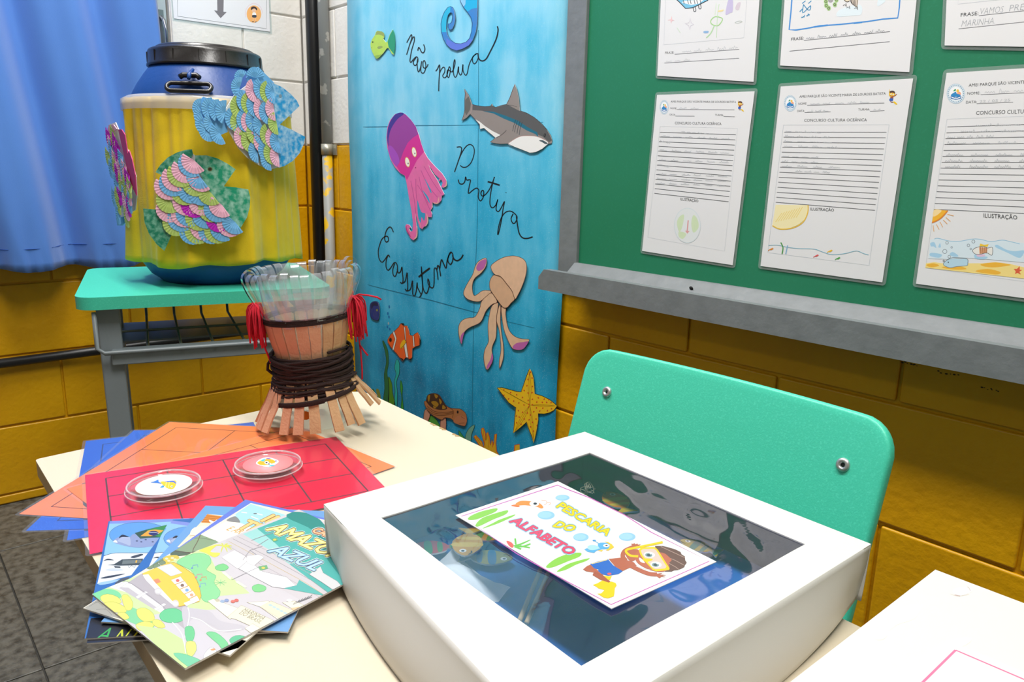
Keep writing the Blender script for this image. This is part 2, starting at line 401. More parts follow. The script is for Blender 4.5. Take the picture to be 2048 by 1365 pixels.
# handwriting: Nao polua / Proteja / Ecossistema
F1 = frame(800, 60, 9.309); a = Art(WP, F1); W = 1.9
a.line([(125, 235), (165, 160), (212, 85), (218, 150), (180, 270), (122, 460)], W, K)
a.line([(180, 270), (235, 150), (265, 130), (262, 220), (220, 360), (190, 520), (185, 580), (205, 600), (250, 545), (300, 500), (330, 520), (330, 590), (290, 660), (255, 640), (250, 585), (300, 510)], W, K)
a.line([(325, 540), (318, 640), (328, 740), (345, 780), (375, 720), (405, 580)], W, K)
a.line([(395, 640), (385, 740), (400, 795), (440, 800), (470, 740), (480, 650), (455, 570), (428, 600), (432, 690), (470, 710), (505, 680), (522, 635)], W, K)
a.line([(330, 385), (345, 325), (370, 350), (400, 410), (435, 425), (462, 370), (455, 310), (438, 270)], W*1.1, K)
a.line([(665, 768), (700, 720), (735, 648), (738, 760), (725, 960), (720, 1140)], W*1.15, K)
a.line([(738, 800), (770, 730), (810, 692), (835, 720), (828, 790), (795, 850), (820, 890), (860, 870), (885, 800), (915, 685), (938, 730), (925, 830), (905, 885), (878, 850), (880, 770), (900, 740), (950, 780), (985, 760)], W, K)
a.line([(965, 790), (1000, 720), (1025, 620), (1018, 550), (1000, 620), (992, 740), (1005, 850), (1035, 880), (1065, 820), (1090, 680), (1092, 780), (1125, 840), (1155, 790), (1172, 640), (1175, 760), (1215, 840), (1250, 810), (1285, 650), (1340, 530), (1400, 455), (1450, 440), (1455, 520), (1420, 600), (1380, 630), (1350, 580), (1355, 500), (1420, 445)], W, K)
a.line([(1452, 440), (1460, 510), (1490, 560), (1545, 575), (1610, 530), (1680, 400), (1760, 240), (1805, 120), (1825, 0), (1815, -55), (1808, -70)], W*1.35, K)
obj('handwriting', a, INK, poster); F1 = frame(890, 270, 6.205); a = Art(WP, F1)
a.line([(145, 152), (195, 150), (205, 190), (180, 280), (118, 460)], W*1.1, K)
a.line([(160, 330), (215, 210), (270, 135), (320, 120), (358, 160), (360, 240), (325, 340), (270, 395), (220, 400), (190, 378)], W, K)
a.line([(165, 555), (178, 600), (215, 610), (245, 580), (255, 520), (270, 560), (315, 560), (300, 640), (290, 725), (340, 690), (390, 660), (420, 690), (412, 770), (440, 820), (475, 770), (480, 700), (460, 690), (445, 730), (470, 760), (520, 720), (570, 640), (615, 520)], W*1.1, K)
a.line([(610, 530), (580, 650), (560, 780), (560, 870), (590, 905), (630, 870), (655, 800), (640, 860), (635, 930), (665, 950), (700, 900), (738, 825), (720, 920), (700, 1060), (670, 1200), (655, 1240), (660, 1170), (690, 1050), (740, 970), (800, 945), (850, 965), (895, 1020), (870, 1090), (840, 1095), (820, 1040), (845, 980)], W*1.1, K)
a.line([(885, 1010), (900, 1120), (920, 1220), (960, 1275), (1020, 1285), (1088, 1265)], W*1.3, K)
a.line([(530, 580), (600, 600), (678, 625)], W*1.7, K)
a.dot(757, 716, 5, 6, K)
obj('handwriting', a, INK, poster); F1 = frame(740, 440, 8.03); a = Art(WP, F1)
a.line([(375, 195), (345, 130), (310, 115), (265, 165), (240, 250), (235, 310), (260, 355), (295, 330), (285, 270), (245, 265), (190, 310), (155, 400), (132, 500), (145, 620), (190, 680), (235, 640), (290, 565), (318, 600)], W*.95, K)
a.line([(290, 565), (260, 650), (258, 760), (290, 808), (330, 770), (390, 685), (430, 710), (440, 800), (410, 900), (375, 890), (365, 800), (395, 700)], W*.95, K)
a.line([(435, 790), (455, 850), (490, 830), (512, 755), (520, 850), (530, 960), (515, 1020), (485, 1000)], W, K)
a.line([(515, 1020), (565, 980), (595, 845), (600, 950), (605, 1080), (590, 1140), (562, 1110)], W, K)
a.line([(595, 1140), (650, 1110), (680, 975), (685, 1090), (685, 1190), (715, 1220), (740, 1150), (757, 1005), (762, 1080), (800, 1160), (820, 1210), (790, 1245)], W, K)
a.line([(800, 1240), (840, 1150), (840, 1000), (825, 750), (835, 950), (860, 1120), (905, 1180), (935, 1120), (955, 1020), (930, 945), (935, 1030), (985, 1090), (1020, 1070), (1030, 950), (1030, 790), (1060, 780), (1080, 850), (1092, 960)], W, K)
a.line([(1075, 800), (1085, 735), (1110, 760), (1135, 905)], W*1.15, K)
a.line([(1118, 790), (1145, 640), (1175, 690), (1220, 775), (1240, 650), (1290, 520), (1330, 560), (1325, 660), (1290, 715), (1250, 660), (1260, 580), (1300, 520)], W*1.15, K)
a.line([(1325, 570), (1350, 630), (1400, 655), (1460, 620), (1495, 560)], W*1.4, K)
a.line([(780, 918), (870, 840), (960, 775)], W*1.6, K)
obj('handwriting', a, INK, poster)
# plants, coral and bubbles painted straight on the poster
F = frame(720, 600, 4.708); a = Art(WP, F)
for x, y in ((275, 65), (262, 128), (268, 222), (258, 255), (272, 160), (280, 275)): a.dot(x, y, 7, 14, '#0D6FB0' if y != 222 else '#9FB8BE', 8)
obj('painted_bubbles', a, INK, poster, kind='stuff'); a = Art(WP, F); a.fill([(90, 900), (60, 830), (75, 750), (100, 830), (120, 905)], '#6F9A7A'); a.fill([(10, 830), (-10, 760), (50, 830), (60, 870)], '#5D8A5E')
obj('painted_seaweed', a, INK, poster); a = Art(WP, F); a.fill([(105, 910), (110, 850), (130, 845), (160, 930)], '#1E6B33'); a.fill([(150, 850), (180, 850), (200, 955), (180, 945)], '#7E8A3A')
obj('painted_seaweed', a, INK, poster)
for pts, c in (([(212, 395), (225, 393), (262, 480), (268, 600), (255, 690), (272, 800), (268, 975), (222, 955), (232, 830), (228, 700), (248, 580), (232, 470)], '#1F6B3C'),
               ([(268, 725), (300, 790), (308, 880), (330, 1000), (268, 975), (270, 850)], '#4E8A1E'),
               ([(345, 560), (370, 600), (368, 700), (345, 770), (352, 900), (345, 1015), (322, 1000), (330, 860), (322, 770), (340, 700), (326, 640)], '#17B0A4'),
               ([(384, 758), (402, 820), (398, 900), (410, 1040), (385, 1030), (392, 920), (378, 830)], '#2F9A3A'),
               ([(650, 1110), (680, 1090), (720, 1130), (755, 1200), (690, 1180), (645, 1150)], '#4E9A36'),
               ([(930, 1232), (960, 1270), (995, 1320), (940, 1300)], '#3F9A48'), ([(1080, 1180), (1020, 1220), (990, 1310), (1040, 1345), (1050, 1270)], '#6FA58C')):
    a = Art(WP, F); a.fill(pts, c); a.line(pts, .8, '#17402A', closed=True); obj('painted_seaweed', a, INK, poster)
F = frame(930, 720, 6.825); a = Art(WP, F)
co = [(120, 1050), (145, 1030), (230, 1120), (255, 1200), (262, 1140), (225, 990), (225, 940), (250, 930), (275, 990), (285, 1100), (290, 1010), (310, 990), (335, 1060), (345, 1170), (370, 1090), (380, 1130), (375, 1200), (395, 1130), (405, 1020), (432, 1012), (420, 1140), (430, 1250), (460, 1300), (440, 1330), (250, 1260)]
a.fill(co, '#D9A514', sm=False); a.line(co, 1.6, '#C8541E', closed=True, sm=False)
for q in ([(150, 1060), (240, 1190)], [(250, 960), (275, 1200)], [(310, 1020), (325, 1200)]): a.line(q, .8, '#B8600F')
obj('painted_coral', a, INK, poster); a = Art(WP, F); a.fill([(680, 1165), (745, 1155), (750, 1330), (650, 1340)], '#E0B01E', sm=False); a.line([(660, 1340), (680, 1168), (745, 1155)], 1.8, '#D4512B', sm=False)
obj('painted_coral', a, INK, poster)
a = Art(WP, F); q = [(1222, 850), (1150, 910), (1045, 1000), (1060, 1140), (1070, 1180), (1225, 1100)]
a.fill(q, '#D62B3C', sm=False); obj('painted_coral', a, INK, poster)['label'] = 'red coral painted at the poster edge'

# cut card animals
DK = '#1C1A18'
F = frame(900, 150, 8.027); P = wallP(.0)
sh = [(235, 225), (300, 320), (335, 400), (355, 470), (420, 490), (560, 508), (650, 500), (680, 462), (695, 500), (730, 520), (820, 490), (910, 470), (960, 370), (1010, 230), (1045, 145), (1080, 240), (1105, 350), (1118, 470), (1128, 575), (1230, 610), (1350, 680), (1470, 780), (1560, 880), (1620, 970), (1645, 1060), (1635, 1100), (1575, 1110), (1480, 1190), (1380, 1240), (1280, 1252), (1150, 1200), (1030, 1155), (930, 1105), (800, 1110), (700, 1095), (645, 1078), (730, 1010), (620, 920), (545, 855), (480, 870), (478, 800), (400, 710), (325, 630), (270, 690), (190, 735), (222, 640), (238, 560), (238, 400), (245, 300)]
shark = cutout('shark', 'grey and white cut card shark glued right of the words on the poster', P, F, sh, '#958B86', sm=False)
a = art_on(P, F)
a.fill([(358, 475), (560, 510), (680, 490), (740, 522), (910, 472), (1110, 575), (1240, 615), (1400, 715), (1550, 870), (1640, 1050), (1590, 1080), (1480, 985), (1380, 950), (1230, 890), (1030, 770), (860, 700), (700, 620), (520, 575), (360, 565)], '#5C5B5A', sm=False)
a.fill([(520, 580), (700, 620), (860, 700), (1030, 770), (1230, 890), (1370, 950), (1420, 1000), (1400, 920), (1250, 840), (1080, 730), (880, 650), (700, 590)], '#1F6F86', sm=False)
a.fill([(405, 712), (475, 750), (560, 820), (680, 900), (810, 965), (735, 1012), (620, 925), (545, 858), (482, 870), (478, 800)], '#F0EFEA', sm=False)
a.fill([(930, 1105), (1030, 1040), (1130, 990), (1250, 980), (1400, 995), (1530, 1050), (1572, 1105), (1480, 1188), (1380, 1238), (1280, 1250), (1150, 1200), (1030, 1155)], '#F4F2EE')
a.line([(930, 1105), (1030, 1035), (1130, 988), (1250, 978), (1400, 992), (1530, 1048)], .9, '#C99A92')
a.fill([(1430, 1055), (1490, 1050), (1570, 1100), (1530, 1110), (1480, 1080)], '#4A5A60'); a.line([(905, 890), (830, 960), (735, 1010)], 1.0, '#3A302C')
for x in (1005, 1035, 1075, 1110): a.line([(x+50, 720+(x-1005)*.35), (x+18, 820+(x-1005)*.35), (x, 905+(x-1005)*.55)], .9, '#2E3436')
a.dot(1522, 968, 18, 30, '#1E1E1E', a=.2); a.dot(1520, 966, 8, 14, '#5A5A5A')
a.line([(925, 485), (1000, 490), (1075, 515)], .7, '#3A3836'); a.line([(360, 470), (345, 560), (325, 620)], .8, '#B79A92')
a.fill([(245, 400), (300, 340), (335, 460), (320, 560), (262, 650), (240, 600)], '#66665F', sm=False)
a.line(sh, .7, DK, closed=True, sm=False); obj('drawn_markings', a, INK, shark)

F = frame(760, 210, 4.875)
oc = [(205, 72), (250, 90), (300, 140), (350, 210), (385, 300), (405, 380), (430, 450), (470, 520), (540, 600), (610, 670), (648, 730), (650, 780), (625, 808), (600, 800), (615, 760), (600, 725), (580, 745), (572, 740), (585, 718), (540, 680), (475, 580), (500, 640), (560, 730), (610, 830), (630, 870), (615, 885), (605, 880), (600, 930), (580, 955), (565, 965), (535, 965), (512, 950), (515, 1000), (495, 1030), (510, 1060), (505, 1095), (480, 1095), (470, 1085), (472, 1130), (455, 1180), (430, 1190), (415, 1212), (390, 1195), (375, 1150), (350, 1060), (355, 1150), (365, 1240), (355, 1300), (330, 1320), (300, 1300), (265, 1230), (248, 1185), (262, 1162), (290, 1170), (312, 1205), (295, 1195), (285, 1205), (300, 1235), (320, 1230), (325, 1150), (310, 1030), (285, 900), (262, 760), (245, 690), (200, 665), (150, 610), (105, 530), (75, 420), (65, 320), (75, 220), (100, 150), (150, 90)]
octo = cutout('octopus', 'purple and pink cut card octopus left of the shark on the poster', P, F, oc, '#EE6FAE', sm=False)
a = art_on(P, F)
a.fill([(205, 74), (250, 92), (300, 142), (350, 212), (375, 285), (320, 320), (270, 370), (230, 450), (190, 560), (165, 605), (110, 530), (78, 420), (68, 320), (78, 220), (105, 150), (150, 92)], '#9C3F9E', sm=False)
a.fill([(205, 74), (232, 90), (170, 140), (110, 230), (85, 320), (80, 400), (68, 320), (78, 220), (105, 150), (150, 92)], '#3B2C93')
a.fill([(78, 420), (110, 400), (170, 480), (190, 560), (165, 605), (110, 530)], '#A84CC0')
a.fill([(375, 285), (405, 385), (430, 455), (360, 540), (330, 600), (262, 735), (245, 690), (200, 665), (165, 605), (190, 560), (230, 450), (270, 370), (320, 320)], '#DB2C97', sm=False)
for cx, cy in ((333, 460), (267, 558)):
    a.dot(cx, cy, 23, 52, '#E9A23B', a=-.2); a.dot(cx, cy, 19, 45, '#FBF6E6', a=-.2); a.dot(cx+7, cy+13, 5, 8, '#4A4A4A')
a.dot(347, 613, 6, 6, '#8A1C50')
for q in ([(300, 740), (330, 900), (350, 1060)], [(350, 720), (355, 900), (390, 1020), (415, 1100)], [(380, 700), (420, 870), (500, 1050)], [(400, 640), (470, 790), (560, 900)], [(430, 600), (520, 760), (600, 870)], [(365, 780), (410, 850), (470, 960)]): a.line(q, 1.0, '#C44C92')
for q in ([(440, 730), (490, 850), (500, 840), (450, 740)], [(412, 830), (450, 900), (485, 960), (470, 900)], [(365, 930), (400, 1040), (440, 1060), (430, 1130), (405, 1095), (395, 1150), (370, 1080)]): a.fill(q, '#2DA0C8')
for q in ([(620, 805), (645, 785), (648, 740)], [(520, 950), (560, 960), (575, 900)], [(330, 1310), (358, 1280), (362, 1180)], [(400, 1200), (380, 1130)], [(440, 1185), (465, 1140), (455, 1060)], [(500, 1020), (510, 960)]): a.line(q, 2.2, '#F0B9A4', taper=True)
a.line([(255, 1180), (262, 1225), (300, 1290)], 2.5, '#C63E84', taper=True)
obj('drawn_markings', a, INK, octo)

F = frame(900, 500, 5.25); SK = '#EBC19C'; OL = '#5A2E22'
sq = thing('squid', 'beige cut card squid with five loose arms on the poster above the starfish', 'paper cutout', tuple(P(1000, 600, .006)), 'paper sea animals on the blue poster')
def piece(name, pts, col, gap, parent, tip=None, sm=True):
    q = smooth(F(pts), True, 4) if sm else F(pts); bb = MB(); bb.prism([P(x, y, gap) for x, y in q], P.n*.0009, lin(col), lin('#EADFD2'))
    o_ = obj(name, bb, M_PAINTCARD, parent); a = Art(lambda x, y, o=0: P(x, y, gap+.0009+o), F); a.line(pts, .9, OL, closed=True, sm=sm)
    if tip: a.fill(tip, '#C468AE')
    obj('drawn_outline', a, INK, o_)
piece('arm', [(440, 440), (380, 425), (330, 435), (290, 465), (255, 480), (238, 440), (235, 370), (260, 300), (330, 240), (380, 165), (378, 85), (300, 120), (262, 180), (240, 255), (190, 340), (150, 420), (145, 470), (180, 515), (250, 540), (310, 542), (360, 510)], SK, .006, sq, [(378, 98), (310, 125), (275, 190), (300, 222), (350, 200), (375, 150)])
piece('arm', [(440, 455), (380, 490), (330, 545), (310, 620), (260, 705), (190, 715), (130, 740), (95, 790), (90, 860), (100, 930), (120, 990), (135, 920), (155, 860), (210, 815), (300, 775), (340, 730), (380, 640), (440, 575), (495, 545)], SK, .0065, sq, [(122, 985), (108, 940), (120, 890), (150, 865), (135, 920)])
piece('arm', [(500, 555), (440, 590), (415, 680), (400, 780), (402, 880), (405, 965), (365, 1050), (355, 1140), (370, 1230), (395, 1258), (440, 1190), (452, 1130), (440, 1060), (450, 1000), (480, 930), (488, 850), (490, 700), (505, 600)], SK, .0062, sq, [(392, 1252), (385, 1225), (425, 1150), (440, 1085), (452, 1140), (430, 1205)])
piece('arm', [(530, 575), (500, 640), (488, 740), (515, 840), (530, 950), (535, 1060), (518, 1160), (520, 1245), (545, 1190), (562, 1110), (560, 1000), (545, 900), (530, 760)], SK, .0058, sq)
piece('arm', [(540, 600), (545, 700), (565, 830), (600, 930), (650, 1030), (700, 1050), (760, 1040), (825, 965), (825, 940), (760, 935), (690, 915), (630, 860), (600, 780), (585, 680), (585, 605)], SK, .0066, sq, [(655, 1025), (700, 980), (770, 970), (822, 965), (770, 1040), (700, 1050)])
piece('head', [(470, 262), (530, 280), (590, 350), (650, 430), (682, 510), (640, 560), (600, 605), (560, 605), (520, 560), (470, 490), (425, 420), (415, 350), (435, 290)], '#E2B48E', .0074, sq)
piece('mantle', [(428, 180), (470, 130), (560, 80), (660, 63), (740, 80), (790, 120), (806, 190), (790, 290), (750, 400), (710, 480), (682, 515), (650, 430), (590, 350), (530, 280), (465, 255)], '#EEC29E', .0082, sq)

F = frame(930, 720, 6.825)
st = [(882, 118), (912, 160), (938, 250), (948, 360), (955, 465), (1050, 492), (1150, 540), (1215, 590), (1258, 632), (1215, 690), (1150, 725), (1080, 740), (1000, 735), (1003, 820), (985, 940), (962, 1050), (940, 1135), (915, 1050), (880, 970), (842, 850), (760, 925), (662, 1000), (672, 880), (682, 760), (695, 655), (600, 590), (520, 490), (438, 382), (500, 378), (600, 405), (700, 432), (765, 440), (800, 340), (840, 220)]
star = cutout('starfish', 'yellow cut card starfish with red dots at lower right of the poster', P, F, st, '#F6C40C', sm=False, gap=.008)
a = art_on(P, F, .0092)
C0 = (885, 620)
for tx, ty in ((882, 150), (1230, 630), (940, 1100), (680, 980), (470, 390)):
    for s_ in (-25, 0, 25): a.line([C0, ((C0[0]+tx)/2+s_*.8, (C0[1]+ty)/2+s_*.6), (tx, ty)], .6, '#A07A08')
random.seed(3)
for (x, y) in ((880, 200), (860, 270), (915, 250), (845, 355), (920, 365), (808, 420), (862, 455), (915, 450), (785, 515), (705, 480), (622, 450), (530, 412), (595, 535), (665, 565), (735, 590), (805, 618), (862, 555), (920, 540), (872, 610), (918, 615), (868, 645), (1000, 520), (1080, 538), (980, 578), (1055, 583), (1115, 583), (1175, 585), (975, 658), (1062, 662), (1020, 700), (1125, 697), (1180, 670), (728, 695), (785, 718), (852, 727), (938, 710), (700, 768), (740, 783), (808, 808), (895, 755), (875, 820), (970, 810), (705, 860), (765, 880), (922, 855), (895, 918), (935, 975), (985, 900), (1145, 545), (530, 485), (895, 170)):
    a.dot(x, y, 9, 13, '#D4501A', 8, a=random.uniform(-.8, .8))
a.line(st, 1.1, '#2A2108', closed=True, sm=False); obj('drawn_markings', a, INK, star)

F = frame(720, 600, 4.708)
cf = [(262, 375), (290, 325), (330, 290), (365, 255), (385, 222), (410, 222), (420, 245), (445, 242), (465, 290), (470, 330), (495, 340), (525, 315), (545, 305), (565, 340), (572, 390), (560, 430), (525, 440), (495, 460), (492, 540), (475, 570), (450, 548), (430, 545), (405, 578), (370, 540), (345, 505), (320, 480), (285, 440), (262, 400)]
clown = cutout('clownfish', 'orange cut card fish with white bands near the seaweed on the poster', P, F, cf, '#F2601E', sm=False)
a = art_on(P, F)
for q in ([(322, 292), (345, 365), (318, 480), (302, 470), (330, 370), (305, 305)], [(412, 250), (426, 262), (432, 380), (455, 545), (432, 540), (415, 440), (425, 380)], [(495, 340), (508, 342), (515, 440), (502, 442)]):
    a.fill(q, '#EDE9E0', sm=False); a.line(q, .8, DK, closed=True, sm=False)
a.dot(287, 378, 14, 22, '#7A3A14'); a.dot(286, 378, 10, 16, '#0E0E0E'); a.fill([(378, 430), (400, 385), (425, 380), (430, 410), (390, 462)], '#F0B81E'); a.line([(385, 460), (432, 405), (425, 378)], .9, DK)
for q in ([(385, 225), (410, 222), (418, 248), (400, 240)], [(545, 305), (572, 390), (560, 432), (560, 370)], [(370, 540), (405, 578), (410, 560)], [(455, 560), (475, 572), (490, 550)]): a.fill(q, DK, sm=False)
a.line(cf, .7, DK, closed=True, sm=False); obj('drawn_markings', a, INK, clown)

bl = [(95, 60), (110, 25), (150, 15), (180, 40), (185, 120), (178, 180), (155, 195), (110, 175), (95, 130)]
bf = cutout('blue_fish', 'small dark blue cut card fish behind the red tassel on the poster', P, F, bl, '#12307E')
a = art_on(P, F); a.fill([(105, 50), (125, 25), (160, 28), (165, 60), (130, 55), (110, 90)], '#0A1A4A'); a.dot(160, 98, 8, 12, '#8A8F3A'); a.line(bl, .8, DK, closed=True); obj('drawn_markings', a, INK, bf)

tu = [(630, 950), (640, 900), (690, 882), (740, 895), (775, 940), (805, 990), (845, 1018), (900, 1025), (945, 1030), (990, 1065), (1005, 1110), (1000, 1160), (985, 1190), (940, 1180), (890, 1150), (855, 1120), (800, 1110), (770, 1130), (720, 1110), (650, 1060), (610, 990), (608, 955)]
tr = thing('sea_turtle', 'brown cut card sea turtle low on the poster behind the table edge', 'paper cutout', tuple(P(890, 800, .006)), 'paper sea animals on the blue poster')
for q in ([(610, 1040), (640, 1035), (660, 1080), (640, 1150), (630, 1220), (595, 1220), (598, 1120)], [(765, 1120), (805, 1115), (810, 1190), (800, 1290), (770, 1290), (755, 1200)]): piece('flipper', q, '#C98D72', .0052, tr)
piece('body', tu, '#AE6C3A', .0064, tr)
a = art_on(P, F, .0075)
a.fill([(622, 940), (640, 895), (690, 885), (740, 898), (775, 945), (812, 1000), (815, 1030), (740, 1035), (670, 1010), (625, 960)], '#43291B')
for q in ([(640, 905), (660, 900), (650, 960), (640, 940)], [(700, 890), (735, 905), (715, 930)], [(745, 930), (770, 960), (755, 985)], [(670, 965), (710, 955), (740, 985), (715, 1010)], [(780, 990), (808, 1020), (775, 1030)], [(690, 1000), (720, 1020), (695, 1022)]): a.fill(q, '#A6781A')
for k in range(3): a.line([(630, 1000+k*18), (700, 1050+k*16), (790, 1060+k*14), (880, 1050+k*10)], .8, '#6B3E1E')
a.dot(920, 1057, 9, 14, '#1A1210'); a.fill([(880, 1150), (930, 1090), (1000, 1115), (1000, 1165), (975, 1188)], '#B5714A'); a.line([(950, 1100), (985, 1120)], .7, '#5A3018'); a.line([(930, 1165), (985, 1160)], .7, '#5A3018')
a.line([(845, 1018), (880, 1050), (870, 1110)], .7, '#6B3E1E'); obj('drawn_markings', a, INK, tr)

F = frame(730, 0, 7.314)
lf = [(85, 640), (105, 580), (150, 515), (165, 470), (185, 450), (250, 462), (280, 490), (285, 545), (270, 570), (310, 620), (330, 610), (365, 510), (410, 432), (430, 490), (440, 600), (438, 700), (425, 800), (400, 790), (350, 705), (325, 705), (270, 780), (220, 830), (170, 860), (140, 820), (110, 760), (88, 700)]
lime = cutout('lime_fish', 'small lime cut card fish with dark green tail at the top of the poster', P, F, lf, '#B9DF5C', sm=False)
a = art_on(P, F); a.fill([(330, 610), (365, 510), (410, 432), (430, 490), (440, 600), (438, 700), (425, 795), (380, 740), (345, 690)], '#159A72', sm=False)
a.fill([(150, 515), (165, 470), (185, 450), (250, 462), (280, 490), (285, 545), (250, 520), (200, 505)], '#96A85A', sm=False); a.fill([(180, 690), (230, 672), (260, 690), (205, 718)], '#8FA85A'); a.dot(113, 617, 10, 14, '#3A5A20'); a.fill([(140, 820), (220, 800), (240, 790), (220, 830), (170, 860)], '#8FB84E')
a.line([(90, 700), (102, 695)], .7, '#8A6A30'); obj('drawn_markings', a, INK, lime)
sp = [(1385, -60), (1395, 20), (1440, 105), (1500, 180), (1550, 255), (1570, 340), (1560, 460), (1530, 560), (1480, 615), (1400, 640), (1320, 632), (1260, 590), (1215, 520), (1190, 420), (1195, 300), (1215, 220), (1245, 185), (1275, 190), (1280, 250), (1270, 320), (1240, 350), (1218, 345), (1215, 400), (1240, 440), (1280, 425), (1310, 360), (1325, 270), (1310, 160), (1285, 110), (1250, 93), (1210, 110), (1165, 170), (1130, 250), (1112, 350), (1118, 470), (1145, 570), (1190, 650), (1250, 710), (1340, 742), (1430, 715), (1520, 665), (1580, 590), (1625, 470), (1645, 330), (1650, 150), (1650, -60)]
sea = cutout('seahorse', 'blue cut card seahorse with curled tail at the top edge of the poster', P, F, sp, '#2F86D2', sm=False)
a = art_on(P, F)
a.fill([(1475, -60), (1470, 60), (1450, 115), (1500, 170), (1560, 130), (1640, 115), (1648, -60)], '#19B2E2', sm=False); a.fill([(1388, -60), (1400, 30), (1445, 100), (1470, 60), (1475, -60)], '#8EC9EC', sm=False)
a.fill([(1250, 93), (1210, 110), (1165, 170), (1130, 250), (1112, 350), (1118, 470), (1190, 470), (1185, 400), (1195, 300), (1215, 220), (1245, 185)], '#25B7DE', sm=False)
a.fill([(1190, 560), (1250, 600), (1320, 634), (1400, 642), (1480, 617), (1540, 560), (1570, 590), (1520, 663), (1430, 713), (1340, 740), (1250, 708), (1190, 648)], '#5F7BDC', sm=False)
a.line(sp, .9, '#123A5A', closed=True, sm=False); obj('drawn_markings', a, INK, sea)

# ------------------------------------------------------------------ worksheets in laminate on the chalkboard
M_FILM = film_mat('laminate_film', '#F2F7F8', .10, .8, .12)
M_PAPER = mat('white_paper', '#E9E9EA', .5, coat=.25)
SHP = wallP(.0172)
def sheet_frame(tl, tr_, bl):
    """from three corners on the board give (u right, v down, metres)->picture frame helper via 3D"""
    A, B, C = SHP(*tl), SHP(*tr_), SHP(*bl); ex = (B-A); ey = (C-A)
    return A, ex/ex.length, ey/ey.length
def worksheet(label, tl, tr_, bl, low=False, h=.297, wd=.210):
    A, ex, ey = sheet_frame(tl, tr_, bl); g = .005
    if low: A = SHP(*bl)-ey*h
    t = thing('worksheet', label, 'worksheet', tuple(A+ey*h), 'laminated worksheets on the chalkboard')
    nrm = V((0, -1, 0))
    def corner(u, v, o): return A+ex*u+ey*v+nrm*o
    b = MB(); r = .005; pts = []
    for (u, v, a0) in ((wd+g-r, -g+r, -90), (wd+g-r, h+g-r, 0), (-g+r, h+g-r, 90), (-g+r, -g+r, 180)):
        for k in range(4): an = math.radians(a0+30*k); pts.append(corner(u+r*math.cos(an), v+r*math.sin(an), -.0012))
    b.prism(pts, nrm*.0004); obj('laminate_film', b, M_FILM, t)
    b = MB(); b.prism([corner(0, 0, -.00035), corner(wd, 0, -.00035), corner(wd, h, -.00035), corner(0, h, -.00035)], nrm*.0003); obj('paper', b, M_PAPER, t)
    return t
GL = '#3C3E42'; PEN = '#C0C4C8'
def scrib(a, x0, y0, x1, y1, words, w=.8, h=7, col=PEN, seed=1):
    """a line of faint pencil handwriting"""
    R = random.Random(seed); n = words; L_ = ((x1-x0)/n)
    for i in range(n):
        pts = []; xs = x0+L_*i+L_*.08; xe = x0+L_*(i+1)-L_*R.uniform(.15, .35); h_ = h*.72; m = max(5, int((xe-xs)/(h*R.uniform(.26, .36))))
        for j in range(m+1):
            x = xs+(xe-xs)*j/m; y = y0+(y1-y0)*(x-x0)/(x1-x0)
            pts.append((x, y-(h_*R.choice((.55, .6, .7, 1.3, .5)) if j % 2 else h_*R.uniform(-.05, .2))))
        a.line(pts, w, col, k=3)
def boy(a, s, x, y, up=True):
    """small cartoon child with diving mask, flippers and blue shorts"""
    p = lambda q: [(x+u*s, y+v*s) for u, v in q]
    a.fill(p([(-.25, .35), (.15, .35), (.2, .75), (-.2, .78), (-.35, .7)]), '#9C5436'); a.line(p([(.1, .35), (.5, .2), (.85, -.1)]), .16*s*a.sc, '#A85C3C'); a.line(p([(-.2, .3), (-.45, .05), (-.5, -.35)]), .14*s*a.sc, '#A85C3C')
    a.fill(p([(-.45, .75), (.15, .72), (.1, 1.2), (-.2, 1.2), (-.5, 1.15)]), '#2F5FB8'); a.line(p([(-.3, 1.2), (-.1, 1.45), (.35, 1.35)]), .14*s*a.sc, '#8A4A30')
    a.fill(p([(.2, 1.35), (.5, 1.3), (.95, 1.75), (.8, 1.9), (.45, 1.65)]), '#F6C800')
    a.dot(x, y-.1*s, .52*s, .5*s, '#B86A48'); a.fill(p([(-.5, -.2), (-.45, -.6), (0, -.75), (.45, -.6), (.55, -.15), (.2, -.4), (-.2, -.38)]), '#4A342C')
    a.fill(p([(-.42, -.3), (.45, -.22), (.42, .18), (-.4, .12)]), '#F2C200'); a.dot(x-.18*s, y-.07*s, .15*s, .14*s, '#F7F7F2'); a.dot(x+.22*s, y-.03*s, .15*s, .14*s, '#F7F7F2'); a.dot(x-.16*s, y-.05*s, .06*s, .07*s, '#333333'); a.dot(x+.2*s, y, .06*s, .07*s, '#333333')
    a.line(p([(-.5, -.95), (-.52, 0), (-.4, .3), (-.05, .28)]), .1*s*a.sc, '#F2C200')
